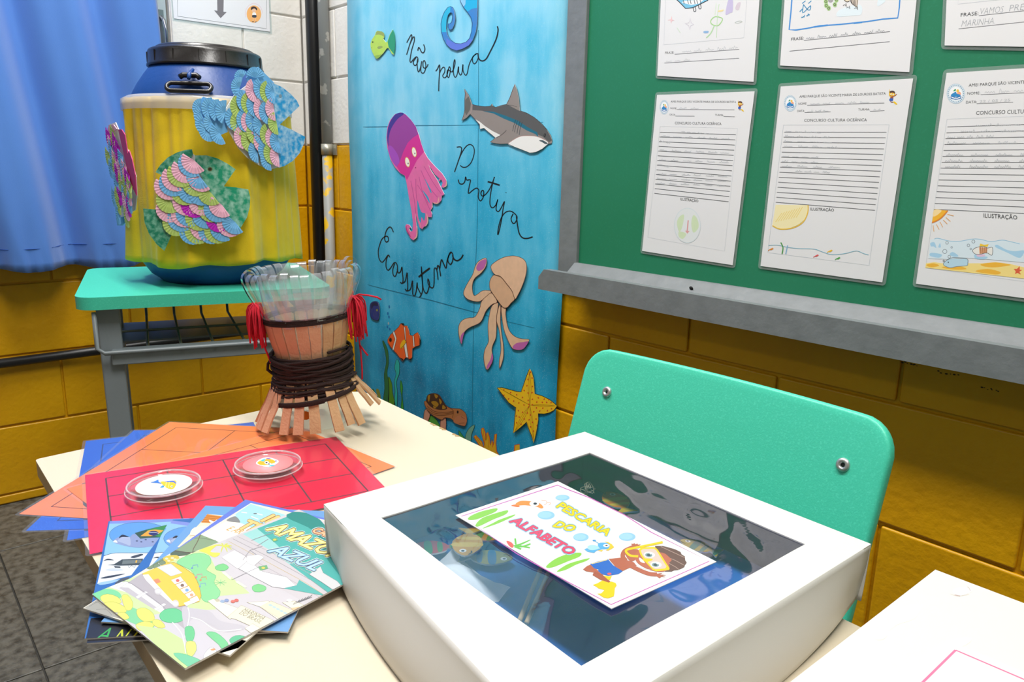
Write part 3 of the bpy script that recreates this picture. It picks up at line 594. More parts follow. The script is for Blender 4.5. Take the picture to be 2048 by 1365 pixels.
def emblem(a, x, y, rx, ry):
    a.dot(x, y, rx, ry, '#8FB3CC', 28); a.dot(x, y, rx*.97, ry*.97, '#DCE8F0', 28)
    for k in range(26):
        an = 2*PI*k/26; a.dot(x+rx*.85*math.cos(an), y+ry*.85*math.sin(an), rx*.06, ry*.06, '#6E93B0', 6)
    a.dot(x, y, rx*.7, ry*.7, '#F6F8FA', 24)
    a.dot(x+rx*.2, y-ry*.28, rx*.16, ry*.16, '#F4C74C', 12); a.dot(x+rx*.35, y, rx*.22, ry*.2, '#F2A886', 12)
    a.fill([(x-rx*.55, y+ry*.12), (x-rx*.2, y-ry*.12), (x, y-ry*.2), (x+rx*.12, y), (x+rx*.5, y+ry*.1), (x+rx*.4, y+ry*.3), (x-rx*.4, y+ry*.3)], '#2F8AC8')
    a.fill([(x-rx*.3, y-ry*.25), (x-rx*.05, y-ry*.5), (x-rx*.02, y-ry*.3)], '#2F9A5C')
    a.fill([(x-rx*.6, y+ry*.28), (x-rx*.3, y+ry*.24), (x, y+ry*.4), (x+rx*.3, y+ry*.24), (x+rx*.6, y+ry*.26), (x+rx*.55, y+ry*.5), (x, y+ry*.62), (x-rx*.55, y+ry*.5)], '#2F6FB0', sm=False)
    a.fill([(x-rx*.5, y+ry*.3), (x, y+ry*.46), (x+rx*.5, y+ry*.3), (x+rx*.48, y+ry*.4), (x, y+ry*.55), (x-rx*.48, y+ry*.4)], '#F4F7FA', sm=False)
PR = lambda x, y, o=0: SHP(x, y, o)
def mkart(F): a = Art(PR, F); a.sc = 1/(F([(1, 0)])[0][0]-F([(0, 0)])[0][0]); a.sc = 1/a.sc; return a
# lower middle sheet
t = worksheet('laminated worksheet with a big yellow sun and tiny fish, middle of the lower row', (1561.5, 173), (1825, 157), (1521, 532))
F = frame(1560, 160, 7.314); a = mkart(F)
a.text('AMEI PARQUE SÃO VICENTE MARIA DE LOURDES BATISTA', (282, 262), (1545, 215), (2, -38), GL, .004)
a.text('NOME', (268, 365), (385, 361), (3, -34), GL); a.line([(397, 372), (1525, 338)], .9, GL)
a.text('DATA:', (252, 470), (360, 466), (3, -32), GL); a.line([(360, 478), (740, 466)], .8, GL); a.text('TURMA:', (1142, 450), (1312, 446), (3, -32), GL); a.line([(1315, 458), (1528, 450)], .8, GL)
a.line([(455, 475), (470, 430)], .7, PEN); a.line([(585, 472), (602, 428)], .7, PEN)
scrib(a, 430, 362, 1340, 336, 5, .8, 34, seed=4); scrib(a, 390, 470, 740, 460, 3, .7, 24, seed=8); scrib(a, 1360, 445, 1490, 442, 2, .7, 24, seed=9)
a.text('CONCURSO CULTURA OCEÂNICA', (352, 612), (1268, 604), (4, -44), GL, .008)
emblem(a, 150, 342, 92, 118); boy(a, 78, 1640, 215)
F = frame(1500, 100, 2.7306); a.F = F
a.line([(183, 410), (760, 408), (650, 1177), (97, 1107)], .6, '#B9C3CC', closed=True, sm=False)
for k in range(15):
    q = k/14; a.line([(187-46*q, 449+383*q), (745-63*q, 449+427*q)], 1.0, '#64666A')
for k in range(9):
    if k in (4,): continue
    q = k/14; y = 449+383*q-2; scrib(a, (190 if k != 8 else 270)-46*q, y, ((400, 450, 470, 500, 0, 400, 400, 530, 470)[k])-46*q, y+8, 4, .7, 12, seed=20+k)
a.fill([(140, 846), (317, 848), (318, 880), (300, 925), (265, 955), (215, 975), (160, 978), (122, 958)], '#F6EAB8', sm=False); a.line([(317, 848), (315, 890), (290, 940), (235, 972), (165, 979), (122, 960)], 2.0, '#F0C23A')
for k in range(9): a.line([(140+k*14, 940-k*3), (175+k*14, 890-k*4)], 1.3, '#EFD57A')
a.text('ILUSTRAÇÃO', (330, 876), (458, 882), (1, -16), GL, .004)
a.line([(100, 1068), (150, 1066), (190, 1075), (260, 1085), (350, 1088), (400, 1105), (450, 1118), (520, 1112), (580, 1098), (620, 1112), (648, 1120)], 1.0, '#7FBCD0')
a.line([(168, 1052), (180, 1080), (175, 1115)], 2.2, '#4E9A4A'); a.line([(205, 1068), (195, 1115)], 2.2, '#8FB8D6')
for x, y, c in ((115, 1088, '#E08A2A'), (437, 1098, '#EFC12A'), (362, 1124, '#DE5A5A'), (480, 1138, '#4FA84E')): a.fill([(x-16, y+6), (x-6, y), (x+8, y-7), (x+14, y-2), (x+2, y+6), (x-8, y+5), (x-16, y+12)], c, sm=False)
obj('printed_page', a, INK, t)
# lower left sheet
t = worksheet('laminated worksheet with a faint green globe drawing, left end of the lower row', (1314, 190), (1512, 182.6), (1284, 504))
F = frame(1280, 0, 2.4375); a = mkart(F)
a.text('AMEI PARQUE SÃO VICENTE MARIA DE LOURDES BATISTA', (150, 500), (468, 502), (0, -10), GL)
a.text('NOME', (148, 532), (178, 533), (0, -9), GL); a.line([(180, 534), (460, 536)], .8, GL); a.text('DATA:', (145, 563), (172, 564), (0, -9), GL); a.line([(172, 566), (266, 567)], .8, GL); a.text('TURMA:', (366, 565), (408, 566), (0, -9), GL); a.line([(408, 568), (462, 570)], .8, GL)
scrib(a, 185, 532, 300, 532, 2, .7, 10, seed=5)
a.text('CONCURSO CULTURA OCEÂNICA', (170, 606), (397, 610), (0, -13), GL, .004)
emblem(a, 118, 523, 22, 35); boy(a, 19, 488, 508)
a.line([(98, 616), (476, 626), (412, 1225), (38, 1158)], .5, '#C9CFD6', closed=True, sm=False)
for k in range(14):
    q = k/13; a.line([(97-27*q, 645+298*q), (467-35*q, 657+327*q)], 1.0, '#55575B')
for k in range(12):
    if k in (3, 5, 8): continue
    q = k/13; y = 645+298*q-1; scrib(a, (200 if k == 0 else 100)-27*q, y, (360 if k == 0 else 160 if k in (2, 7) else 455)-30*q, y+14, 2 if k in (2, 7) else 6, .7, 9, seed=50+k)
a.text('ILUSTRAÇÃO', (197, 977), (284, 987), (0, -14), GL)
a.dot(231, 1100, 65, 86, '#D6E0E4', 30); a.dot(231, 1100, 62, 83, '#E4E8E8', 30)
for q in ([(195, 1055), (215, 1050), (205, 1110), (190, 1130), (180, 1085)], [(260, 1050), (280, 1070), (285, 1110), (260, 1135), (250, 1090)], [(190, 1130), (225, 1140), (210, 1165), (190, 1155)]): a.fill(q, '#D3E4BE')
a.line([(235, 1075), (230, 1128)], 2.5, '#DFA3A3'); a.fill([(220, 1125), (242, 1128), (230, 1140)], '#DFA3A3', sm=False)
obj('printed_page', a, INK, t)
# lower right sheet
t = worksheet('laminated worksheet with orange sun, waves and striped fish, cut by the right picture edge', (1893, 146), (2172, 129), (1832, 567))
F = frame(1800, 0, 2.2016); a = mkart(F)
a.text('AMEI PARQUE SÃO VICENTE MARIA DE LOURDES BATISTA', (302, 382), (815, 352), (1, -14), GL, .004)
a.text('NOME:', (296, 417), (352, 415), (1, -12), GL); a.line([(355, 417), (790, 398)], .8, GL); a.text('DATA:', (290, 456), (338, 454), (1, -12), GL); a.line([(338, 457), (498, 450)], .8, GL); a.text('TURMA:', (660, 442), (725, 439), (1, -12), GL); a.line([(728, 442), (800, 438)], .8, GL)
scrib(a, 368, 412, 560, 404, 3, .8, 20, seed=7); a.text('22 / 05 / 25', (350, 452), (485, 446), (1, -12), PEN)
a.text('CONCURSO CULTURA OCEÂNICA', (334, 506), (700, 494), (2, -18), GL, .006)
emblem(a, 246, 413, 40, 44); boy(a, 28, 850, 360)
a.line([(207, 525), (850, 500), (700, 1262), (112, 1180)], .5, '#B9C3CC', closed=True, sm=False)
for k in range(15):
    q = k/14; a.line([(209-60*q, 559+363*q), (830-50*q, 539+412*q)], 1.0, '#64666A')
for k in range(8):
    if k == 4: continue
    q = k/14; y = 559+363*q-2; scrib(a, (330, 260, 205, 200, 0, 195, 190, 190)[k], y, (545, 700, 420, 760, 0, 740, 735, 730)[k], y-4+8*q, 5, .9, 13, seed=70+k)
a.text('ILUSTRAÇÃO', (368, 958), (516, 967), (0, -19), GL, .006)
F = frame(1830, 390, 6.206); a.F = F
a.fill([(235, 182), (405, 195), (340, 270), (280, 315), (210, 345)], '#F6B833', sm=False); a.fill([(240, 185), (330, 192), (290, 240), (225, 270)], '#F9DDA0')
a.line([(405, 195), (340, 270), (280, 315), (210, 345)], 2.5, '#E8892A')
for q in ([(400, 240), (480, 260)], [(385, 280), (440, 330)], [(350, 310), (400, 360)], [(310, 335), (345, 400)], [(265, 365), (300, 430)], [(225, 380), (235, 455)]): a.line(q, 3.2, '#F0AE5A', taper=True)
a.fill([(190, 560), (260, 540), (420, 570), (560, 575), (700, 548), (830, 555), (960, 580), (1080, 560), (1200, 580), (1700, 640), (1700, 860), (1240, 830), (900, 800), (600, 780), (400, 800), (165, 790)], '#DCEBF2', sm=False)
for q in ([(190, 600), (240, 590), (265, 660), (230, 640), (200, 640)], [(290, 650), (310, 600), (320, 650)], [(430, 740), (470, 710), (540, 760), (480, 770)], [(750, 790), (740, 740), (800, 760), (900, 770), (860, 800)], [(1000, 650), (1020, 620), (1130, 680), (1240, 700), (1353, 690), (1330, 760), (1280, 780), (1150, 720)], [(200, 720), (330, 740), (300, 780), (190, 760)]): a.fill(q, '#A9D3EC')
a.line([(240, 548), (290, 540), (420, 572), (560, 575), (700, 550), (800, 550), (940, 580), (1080, 562), (1180, 580), (1300, 610)], 1.2, '#8FC0DC')
a.fill([(135, 850), (240, 835), (330, 850), (500, 850), (700, 850), (840, 850), (1000, 835), (1190, 860), (1353, 900), (1800, 960), (1800, 1110), (1353, 1040), (900, 990), (128, 905)], '#F8DF8A', sm=False)
for q in ([(140, 870), (230, 850), (300, 880), (200, 900)], [(820, 860), (1000, 840), (1190, 870), (1000, 900), (860, 890)], [(750, 950), (900, 920), (1060, 960), (1000, 990)], [(330, 900), (520, 880), (640, 920), (500, 930)]): a.fill(q, '#F3B83C')
a.fill([(350, 860), (430, 800), (560, 795), (645, 795), (655, 850), (640, 880), (520, 890), (430, 905)], '#BBDCEC'); a.line([(350, 860), (430, 790), (520, 780), (645, 795), (655, 850), (640, 880), (520, 890), (430, 905)], 1.0, '#6A7A84', closed=True); a.dot(413, 838, 7, 9, '#333333')
a.fill([(715, 690), (760, 655), (850, 640), (900, 660), (960, 655), (955, 750), (890, 720), (800, 740), (740, 730)], '#EFEDE6'); a.fill([(795, 650), (900, 655), (895, 715), (800, 735)], '#E3A57A', sm=False)
for x in (815, 840, 865, 885): a.line([(x, 650), (x+4, 728)], .9, '#7A4A30')
a.fill([(800, 640), (810, 605), (860, 620), (915, 612), (900, 645)], '#F3C93C', sm=False); a.fill([(770, 740), (860, 738), (860, 765), (780, 768)], '#E6C6DC'); a.line([(715, 690), (760, 655), (850, 640), (900, 660), (960, 655), (955, 750), (890, 720), (800, 740), (740, 730)], 1.0, '#555555', closed=True)
for x, y, r_ in ((398, 595, 17), (455, 652, 10), (370, 703, 26), (425, 768, 17), (357, 818, 10), (725, 580, 19), (663, 627, 16), (692, 672, 10)): a.line([(x+r_*math.cos(i*PI/5), y+r_*math.sin(i*PI/5)) for i in range(10)], .9, '#7E8890', closed=True)
a.fill([(1225, 920), (1265, 920), (1300, 885), (1300, 930), (1330, 935), (1295, 955), (1315, 990), (1270, 970), (1240, 985), (1250, 950)], '#E0603C', sm=False)
obj('printed_page', a, INK, t)
# upper row: the sheets hang tilted the other way
t = worksheet('laminated worksheet with a blue sea creature and crayon stars, left end of the upper row', (1331, -201), (1528, -230), (1314.5, 151.7), True)
F = frame(1290, 0, 7.585); a = mkart(F)
a.text('FRASE:', (303, 820), (440, 814), (2, -38), GL, .004); a.line([(450, 824), (1428, 748)], 1.0, '#64666A'); a.line([(293, 957), (1428, 884)], 1.0, '#64666A')
scrib(a, 550, 800, 1440, 735, 5, .7, 50, seed=31); scrib(a, 310, 945, 710, 920, 3, .7, 40, seed=33)
a.line([(320, -200), (285, 680), (1500, 572), (1560, -200)], .6, '#C3C9D0', sm=False)
a.fill([(420, -60), (520, 30), (615, 128), (720, 118), (800, 80), (950, 5), (1000, -60)], '#7CC4E4', sm=False); a.line([(420, -60), (520, 30), (615, 128), (720, 118), (800, 80), (950, 5), (1000, -60)], 1.6, '#2A2E38', sm=False)
a.fill([(560, 40), (590, 10), (760, 0), (900, -10), (820, 55), (700, 75)], '#F2F4F6', sm=False)
for x in (595, 660, 700, 760, 800, 850): a.line([(x-15, 0), (x, 60)], 1.2, '#2A2E38')
for x, y in ((750, 110), (830, 70)): a.line([(x-20, y), (x-12, y+55), (x+8, y+65), (x+22, y+45), (x+10, y-10)], 1.3, '#2A2E38')
a.line([(1005, 300), (1000, 350), (1050, 385), (1120, 380), (1175, 285), (1070, 252)], 1.8, '#A6D68A', closed=True); a.line([(1050, 390), (1000, 500), (930, 575)], 2.0, '#B4DCA6'); a.line([(1125, 60), (1098, 240), (1085, 570)], 1.1, '#C4E2BA'); a.line([(1080, 50), (1060, 230)], 1.0, '#D2E8CC')
a.fill([(1270, -20), (1330, -20), (1330, 170), (1290, 195), (1220, 215)], '#C9C0E0'); a.fill([(1105, 165), (1190, 145), (1180, 170), (1120, 180)], '#F0DDA0'); a.fill([(890, 475), (960, 470), (955, 500), (895, 502)], '#8FB6DE'); a.fill([(1400, 50), (1450, 40), (1420, 150), (1370, 130)], '#D8CCD6')
a.fill([(395, 360), (385, 310), (340, 310), (390, 290), (408, 240), (412, 300), (450, 310), (408, 318)], '#EFC9CC', sm=False); a.line([(605, 355), (665, 345), (688, 275), (700, 345), (738, 370), (695, 390), (680, 455), (662, 385)], .9, '#CFC6D4', closed=True, sm=False); a.line([(485, 420), (535, 495)], 1.5, '#D5E4D2'); a.line([(1365, 345), (1420, 318), (1475, 325), (1420, 350)], 1.0, '#C2CCC4', closed=True)
obj('printed_page', a, INK, t)
t = worksheet('laminated worksheet with a hand-drawn blue border, middle of the upper row', (1586, -246), (1851, -284), (1560, 131), True)
F = frame(1540, 0, 6.4); a = mkart(F)
a.line([(300, -300), (270, 130), (245, 380), (330, 385), (480, 362), (640, 330), (760, 322), (900, 312), (1090, 292), (1250, 275), (1440, 245), (1635, 230), (1655, 100), (1680, -300)], 2.6, '#3F8FD8', sm=False); a.line([(1070, 298), (1180, 284)], 3.2, '#3F8FD8'); a.line([(560, 345), (740, 322)], 3.2, '#3F8FD8')
a.fill([(860, 210), (900, 120), (1150, 60), (1170, 180), (1060, 200)], '#E2EFF5'); a.fill([(1380, 80), (1390, -10), (1480, 10)], '#E2EFF5')
B_ = '#2A8FC0'
a.line([(430, 55), (418, 165), (500, 90), (520, 75), (515, 120), (485, 125), (430, 60)], 1.6, B_); a.line([(410, 45), (455, 10)], 1.6, B_); a.line([(380, 150), (415, 115)], 1.8, B_); a.line([(490, 45), (530, 10)], 1.6, B_); scrib(a, 395, 235, 525, 190, 2, 1.4, 30, B_, seed=12)
for x, y in ((715, 20), (720, 70), (752, 105), (830, 60), (850, 0)): a.dot(x, y, 28, 34, '#A9CE8A', 9); a.line([(x+13*math.cos(i), y+14*math.sin(i)) for i in range(6)], 1.1, '#4A4038', closed=True)
a.dot(775, 0, 34, 32, '#A8A4A6'); a.dot(985, -5, 38, 32, '#EBDCC4')
a.fill([(1030, -10), (1130, -10), (1120, 95), (1085, 85), (1045, 40)], '#F0E2D2', sm=False)
for k in range(5): a.line([(1040+k*20, -10), (1052+k*15, 45+k*10)], 1.3, '#3A3430')
a.line([(1030, -10), (1045, 40), (1115, 95)], 1.4, '#3A3430'); a.line([(950, 0), (985, 25), (1020, 10)], 1.4, '#3A3430')
for x, y in ((955, 65), (1000, 95), (1100, 105)): a.line([(x-20, y+8), (x, y-8), (x+10, y+10), (x+18, y-22), (x+22, y+20)], 1.2, '#3A3430', sm=False)
a.text('FRASE:', (268, 522), (430, 505), (4, -40), GL, .006); a.line([(432, 518), (1535, 404)], 1.0, '#64666A'); a.line([(250, 655), (1532, 533)], 1.0, '#64666A'); scrib(a, 450, 505, 1490, 402, 7, .9, 42, '#9A9EA4', seed=44)
obj('printed_page', a, INK, t)
t = worksheet('laminated worksheet with pencil capitals under a ruled box, right end of the upper row', (1906, -296), (2175, -338), (1889, 91), True)
F = frame(1800, 0, 2.2016); a = mkart(F)
a.line([(270, -200), (255, 18), (800, -40)], .6, '#C3C9D0', sm=False)
a.text('FRASE:', (267, 74), (345, 66), (1, -17), GL, .004); a.line([(347, 69), (800, 20)], 1.0, '#64666A'); a.line([(258, 127), (800, 70)], 1.0, '#64666A')
for body, p0, p1 in (('VAMOS', (352, 64), (455, 54)), ('PRESERVAR', (480, 50), (690, 28)), ('MARINHA.', (270, 118), (418, 104))): a.text(body, p0, p1, (3, -30), '#A2A6AC', -.018, .15)
obj('printed_page', a, INK, t)
# ------------------------------------------------------------------ left wall: pipes, sign, curtain
M_BLACK = mat('black_pipe', '#17181A', .35)
M_MINT = mat('mint_plastic', '#45C9A9', .38, speck=(420, '#5ADABD', .52, .7, .6), bump=(600, .06, 2))
M_STEEL = mat('grey_steel_paint', '#868E93', .4, bump=(90, .08, 3))
b = MB(); b.tube([(.024, -2.2, .4085), (.024, -.235, .4345), (.024, -.16, .4355), (.024, -.03, .437)], .0135, 14)
ph = thing('floor_pipe', 'black plastic pipe running level along the yellow left wall behind the desk leg', 'pipe', (.024, -.9, .41))
obj('pipe', b, M_BLACK, ph)
obj('coupling', MB().tube([(.024, -.232, .4346), (.024, -.196, .4350)], .0165, 14), M_BLACK, ph)
b = MB(); b.tube([(.1285, -.024, .02), (.1285, -.024, 2.8)], .0225, 16)
tag(obj('riser_pipe', b, M_BLACK), 'thick black vertical pipe in the corner beside the grey conduit', 'pipe')
cp = thing('conduit', 'grey vertical conduit with worn yellow paint left of the sea poster', 'conduit', (.191, -.017, 0))
M_COND = mat('conduit_grey', '#9DA0A0', .45, speck=(24, '#E8E6E0', .60, .64, .8))
M_CONDY = mat('conduit_worn_yellow', '#9A9C98', .5, speck=(20, '#D9AE0C', .53, .57, 1.0))
obj('tube_upper', MB().tube([(.191, -.019, 1.02), (.191, -.019, 2.8)], .0165, 14), M_COND, cp)
o = obj('tube_lower', MB().tube([(.191, -.019, .02), (.191, -.019, 1.02)], .0165, 14), M_CONDY, cp); o['label'] = 'lower conduit length with flaking yellow paint'
b = MB(); b.tube([(.191+.0185*math.cos(t), -.019+.0185*math.sin(t), 1.035) for t in [-PI/2*1.0+k*PI/8-PI/2 for k in range(9)]], .002, 4)
b = MB(); b.box((.158, -.006, 1.018), (.224, -.001, 1.052)); b.lathe([(.0185, 1.018), (.0195, 1.018), (.0195, 1.052), (.0185, 1.052)], 16, c=(.191, -.019, 0))
obj('wall_clip', b, mat('clip_steel', '#A9A79A', .4, metal=.6), cp)

M_SIGN = mat('sign_paper', '#E6E6EA', .4, coat=.2)
LP = leftP(.004)
sg = thing('direction_sign', 'white laminated sign with grey down arrow on the white wall above the drum', 'sign', tuple(LP(440, 50)))
y0, y1, zb = -.4085, -.1115, 1.4012
b = MB().box((.0015, y0-.004, zb-.006), (.0022, y1+.006, zb+.21)); obj('laminate_film', b, M_FILM, sg)
b = MB().box((.0023, y0, zb), (.0028, y1, zb+.205)); obj('paper', b, M_SIGN, sg)
F = frame(280, 0, 4.266); a = Art(leftP(.0029), F)
a.line([(318, -200), (320, 138), (1078, 245), (1085, -200)], .8, '#70747C', sm=False)
a.fill([(655, -200), (718, -200), (712, 100), (740, 103), (688, 155), (632, 88), (660, 92)], '#77747A', sm=False)
a.dot(972, 120, 62, 74, '#F2B26A', 28); a.line([(972+74*math.cos(t), 120+90*math.sin(t)) for t in [PI*k/12+PI*.9 for k in range(14)]], .6, '#E5B9C6')
a.dot(972, 88, 18, 20, '#EAC0A0'); a.fill([(948, 85), (950, 62), (975, 55), (998, 70), (996, 88), (975, 72)], '#3A2A2A'); a.fill([(962, 108), (985, 108), (990, 130), (960, 130)], '#F2F2F2'); a.fill([(958, 130), (992, 130), (990, 150), (960, 148)], '#39414E'); a.line([(966, 150), (964, 185)], 1.2, '#EAC0A0'); a.line([(984, 150), (985, 188)], 1.2, '#EAC0A0'); a.line([(955, 186), (972, 184)], 1.4, '#3A2A2A'); a.line([(980, 190), (995, 186)], 1.4, '#3A2A2A')
obj('printed_page', a, INK, sg)

M_CURT = mat('blue_cotton', '#4A7CCB', .75, sheen=.4, bump=(900, .12, 2), vary=(5, '#5486D2', .5))
def fold(y):
    s = -y
    return .105 + .026*math.sin(s*31.0+.4) + .009*math.sin(s*63+1.4) + .014*math.sin(s*13+2)
b = MB(); ys = []; y = -.492
while y > -2.25: ys.append(y); y -= .0075
nz = 34; zs = [.690+(2.5-.690)*((k/nz)**1.25) for k in range(nz+1)]
vs = []
for zi, z in enumerate(zs):
    for j, y in enumerate(ys):
        h = max(0, min(1, (z-.69)/1.4)); lean = (.69-z)*.075*min(1, max(0, (-y-.45)/.2))*.0
        x = .1+(fold(y+.13*(z-.7))-.1)*(1.25-.5*h)
        if z < .78: x += .0035*math.sin(y*210+z*40)*(.78-z)/.09 + .002*math.sin(y*97)
        vs.append((x, y, z + (.006*math.sin(y*31)+.004*math.sin(y*13+1) if zi == 0 else 0)))
n = len(ys); fs = [(i*n+j, i*n+j+1, (i+1)*n+j+1, (i+1)*n+j) for i in range(nz) for j in range(n-1)]
ct = thing('curtain', 'long blue cotton curtain gathered in folds over the window', 'curtain', (.1, -1.3, .69))
b.add(vs, fs, smooth=True); o = obj('cloth', b, M_CURT, ct); md = o.modifiers.new('solid', 'SOLIDIFY'); md.thickness = .0015
b = MB(); zz = .752
pts = [(.1+(fold(y+.13*(zz-.7))-.1)*1.23+.0035*math.sin(y*210+zz*40)*.3+.0012, y, zz+.003*math.sin(y*9)) for y in ys[::2]]
b.tube(pts, .0011, 4); obj('hem_seam', b, mat('hem_thread', '#2450A0', .8), ct)

# ------------------------------------------------------------------ mint school desk in the corner
DT = .735
dk = thing('school_desk', 'mint green school desk with grey steel frame and wire shelf under the drum', 'desk', (.80, -.60, 0))
Rd = Matrix.Translation((.934, -.917, 0)) @ Matrix.Rotation(math.radians(75.1), 4, 'Z')   # local x along front edge, y towards the wall
def D(x, y, z): return Rd @ V((x, y, z))
DW, DD, r = .475, .450, .035
def rrect(x0, y0, x1, y1, r, z, n=6, T=D):
    out = []
    for cx, cy, a0 in ((x1-r, y0+r, -90), (x1-r, y1-r, 0), (x0+r, y1-r, 90), (x0+r, y0+r, 180)):
        for k in range(n+1): an = math.radians(a0+90*k/n); out.append(T(cx+r*math.cos(an), cy+r*math.sin(an), z))
    return out
b = MB().prism(rrect(0, 0, DW, DD, r, DT-.024), V((0, 0, .024))); obj('desktop', b, M_MINT, dk, bevel=.006, seg=3)
def bar(b, p0, p1, w, h):
    p0, p1 = V(p0), V(p1); t = (p1-p0).normalized(); s = t.cross(V((0, 0, 1))) if abs(t.z) < .95 else (Rd.to_3x3() @ V((1, 0, 0)))
    s.normalize(); u = s.cross(t); s, u = s*w/2, u*h/2
    b.add([p0-s-u, p0+s-u, p0+s+u, p0-s+u, p1-s-u, p1+s-u, p1+s+u, p1-s+u], [(0, 1, 2, 3), (4, 7, 6, 5), (0, 4, 5, 1), (1, 5, 6, 2), (2, 6, 7, 3), (3, 7, 4, 0)])
for sx in (.052, DW-.052):
    for sy, ly in ((.045, .055), (.36, .335)):
        b = MB(); bar(b, D(sx, sy, DT-.026), D(sx+(.008 if sx < .3 else -.008), ly, .012), .040 if sy < .2 else .028, .030); lg = obj('leg', b, M_STEEL, dk, bevel=.004)
        b = MB(); bar(b, D(sx+(.008 if sx < .3 else -.008), ly, .014), D(sx+(.008 if sx < .3 else -.008), ly, 0), .046, .036); obj('foot_cap', b, M_BLACK, lg, bevel=.003)
    b = MB(); bar(b, D(sx, .045, DT-.04), D(sx, .36, DT-.04), .03, .026); obj('side_rail', b, M_STEEL, dk, bevel=.003)
b = MB(); bar(b, D(.052, .03, DT-.122), D(DW-.052, .03, DT-.122), .026, .030); obj('front_rail', b, M_STEEL, dk, bevel=.003)
b = MB(); bar(b, D(.052, .36, DT-.06), D(DW-.052, .36, DT-.06), .026, .036); obj('rear_rail', b, M_STEEL, dk, bevel=.003)
b = MB().prism(rrect(.06, .19, DW-.06, .40, .01, DT-.13), V((0, 0, .004))); obj('shelf_plate', b, mat('shelf_steel', '#6E767A', .45), dk)
M_WIRE = mat('wire_grey_green', '#6A7466', .4)
for k in range(7):
    x = .055+.061*k
    b = MB(); b.tube([D(x, .012, DT-.110), D(x, .05, DT-.112), D(x, .40, DT-.112), D(x, .425, DT-.04)], .003, 6); obj('shelf_wire', b, M_WIRE, dk)
b = MB(); b.tube([D(.03, .012, DT-.030), D(.03, .012, DT-.10), D(.042, .010, DT-.110), D(DW-.042, .010, DT-.110), D(DW-.03, .012, DT-.10), D(DW-.03, .012, DT-.030)], .0042, 8); obj('shelf_rim', b, M_STEEL, dk)
b = MB(); b.tube([D(.05, .42, DT-.05), D(DW-.05, .42, DT-.05)], .003, 6); b2 = MB().tube([D(.05, .21, DT-.109), D(DW-.05, .21, DT-.109)], .003, 6)
obj('shelf_wire', b, M_WIRE, dk); obj('shelf_wire', b2, M_WIRE, dk)
b = MB(); q = D(.068, .0335, .555); b.lathe([(0, 0), (.006, 0), (.005, .0005)], 10)
# ------------------------------------------------------------------ blue drum dressed in a yellow skirt
DX, DY = .800, -.602
M_DRUM = mat('drum_blue', '#0C3E84', .42, bump=(120, .10, 4), speck=(60, '#33415A', .66, .74, .5))
M_LID = mat('lid_black', '#1B1716', .3, bump=(200, .05, 2))
dr = thing('drum', 'blue plastic drum with a black screw lid standing on the mint desk', 'drum', (DX, DY, DT))
pr = [(.0, .003), (.106, .003), (.115, .0), (.121, .006), (.137, .018), (.150, .038), (.153, .060), (.1535, .19), (.1535, .34), (.153, .362), (.148, .380), (.136, .402), (.121, .424), (.110, .438), (.104, .446), (.104, .458)]
b = MB().lathe(pr, 56, c=(DX, DY, DT)); obj('body', b, M_DRUM, dr)
lp = [(.0, .4805), (.092, .4805), (.0955, .4785), (.097, .4745), (.106, .4735), (.110, .471), (.1115, .467), (.113, .445), (.1148, .443), (.1148, .439), (.111, .4385), (.104, .441)]
b = MB().lathe(list(reversed(lp)), 56, c=(DX, DY, DT)); lid = obj('lid', b, M_LID, dr)
for k in range(28):
    A = 2*PI*k/28
    if k % 2: continue
    M = Matrix.Translation((DX, DY, DT)) @ Matrix.Rotation(A, 4, 'Z'); b = MB().box((.1110, -.0005, .4455), (.1135, .0005, .466), M=M); obj('grip_rib', b, M_LID, lid)
# oval carrying handle on the shoulder
th = math.radians(-32); er = V((math.cos(th), math.sin(th), 0)); et = V((-math.sin(th), math.cos(th), 0)); ez = V((0, 0, 1)); O = V((DX, DY, DT))
sl = (V((0, 0, 1))*.020 - er*.018).normalized()
hc = O + er*.1530 + ez*.400
b = MB(); pts = []
for k in range(28):
    t = 2*PI*k/28; cx = .031*(1 if math.cos(t) > 0 else -1)+.010*math.cos(t); pts.append(hc+et*cx*1.0+sl*(.0105*math.sin(t)) - ez*.010)
b.tube(pts, .0042, 8, closed=True); hd = obj('handle', b, M_LID, dr)
b = MB(); b.tube([hc+et*-.018+sl*.012, hc+et*-.012+sl*.018, hc+et*.012+sl*.018, hc+et*.018+sl*.012], .0052, 8); obj('handle_bracket', b, M_LID, hd)
b = MB(); b.tube([hc+sl*.008+er*.004, hc+sl*.018+er*.004, hc+et*.004+sl*.034], [.0035, .0045, .003], 8); o = obj('handle_tab', b, M_DRUM, hd); o['label'] = 'blue strap on the black handle'
# skirt: gathered fabric, clear tape band at its top
M_SKIRT = mat('yellow_fabric', '#E6C400', .8, sheen=.2, bump=(500, .15, 3), vary=(14, '#9A8200', .35))
random.seed(11)
def skirt_r(A, t):
    """radius at angle A, t=0 top..1 hem"""
    g = (.0024*math.sin(19*A+.7)+.0018*math.sin(31*A+1.3*t)+.0012*math.sin(47*A))*(1-.55*t)
    f = (.0075*math.sin(7*A+.6+.5*t)+.0055*math.sin(11*A+2.1-.4*t)+.003*math.sin(17*A+.3))*t
    return .1605+.0085*t+g*1.3+f*1.15
b = MB(); n = 220; m = 26; vs = []
for i in range(m+1):
    t = i/m
    for j in range(n):
        A = 2*PI*j/n; rr = skirt_r(A, t); z = .372-(.372-.046)*t + (.004*math.sin(3*A+1)+.003*math.sin(9*A) if i == m else 0)
        vs.append(O+V((rr*math.cos(A), rr*math.sin(A), z)))
b.add(vs, [(i*n+j, (i+1)*n+j, (i+1)*n+(j+1) % n, i*n+(j+1) % n) for i in range(m) for j in range(n)], smooth=True)
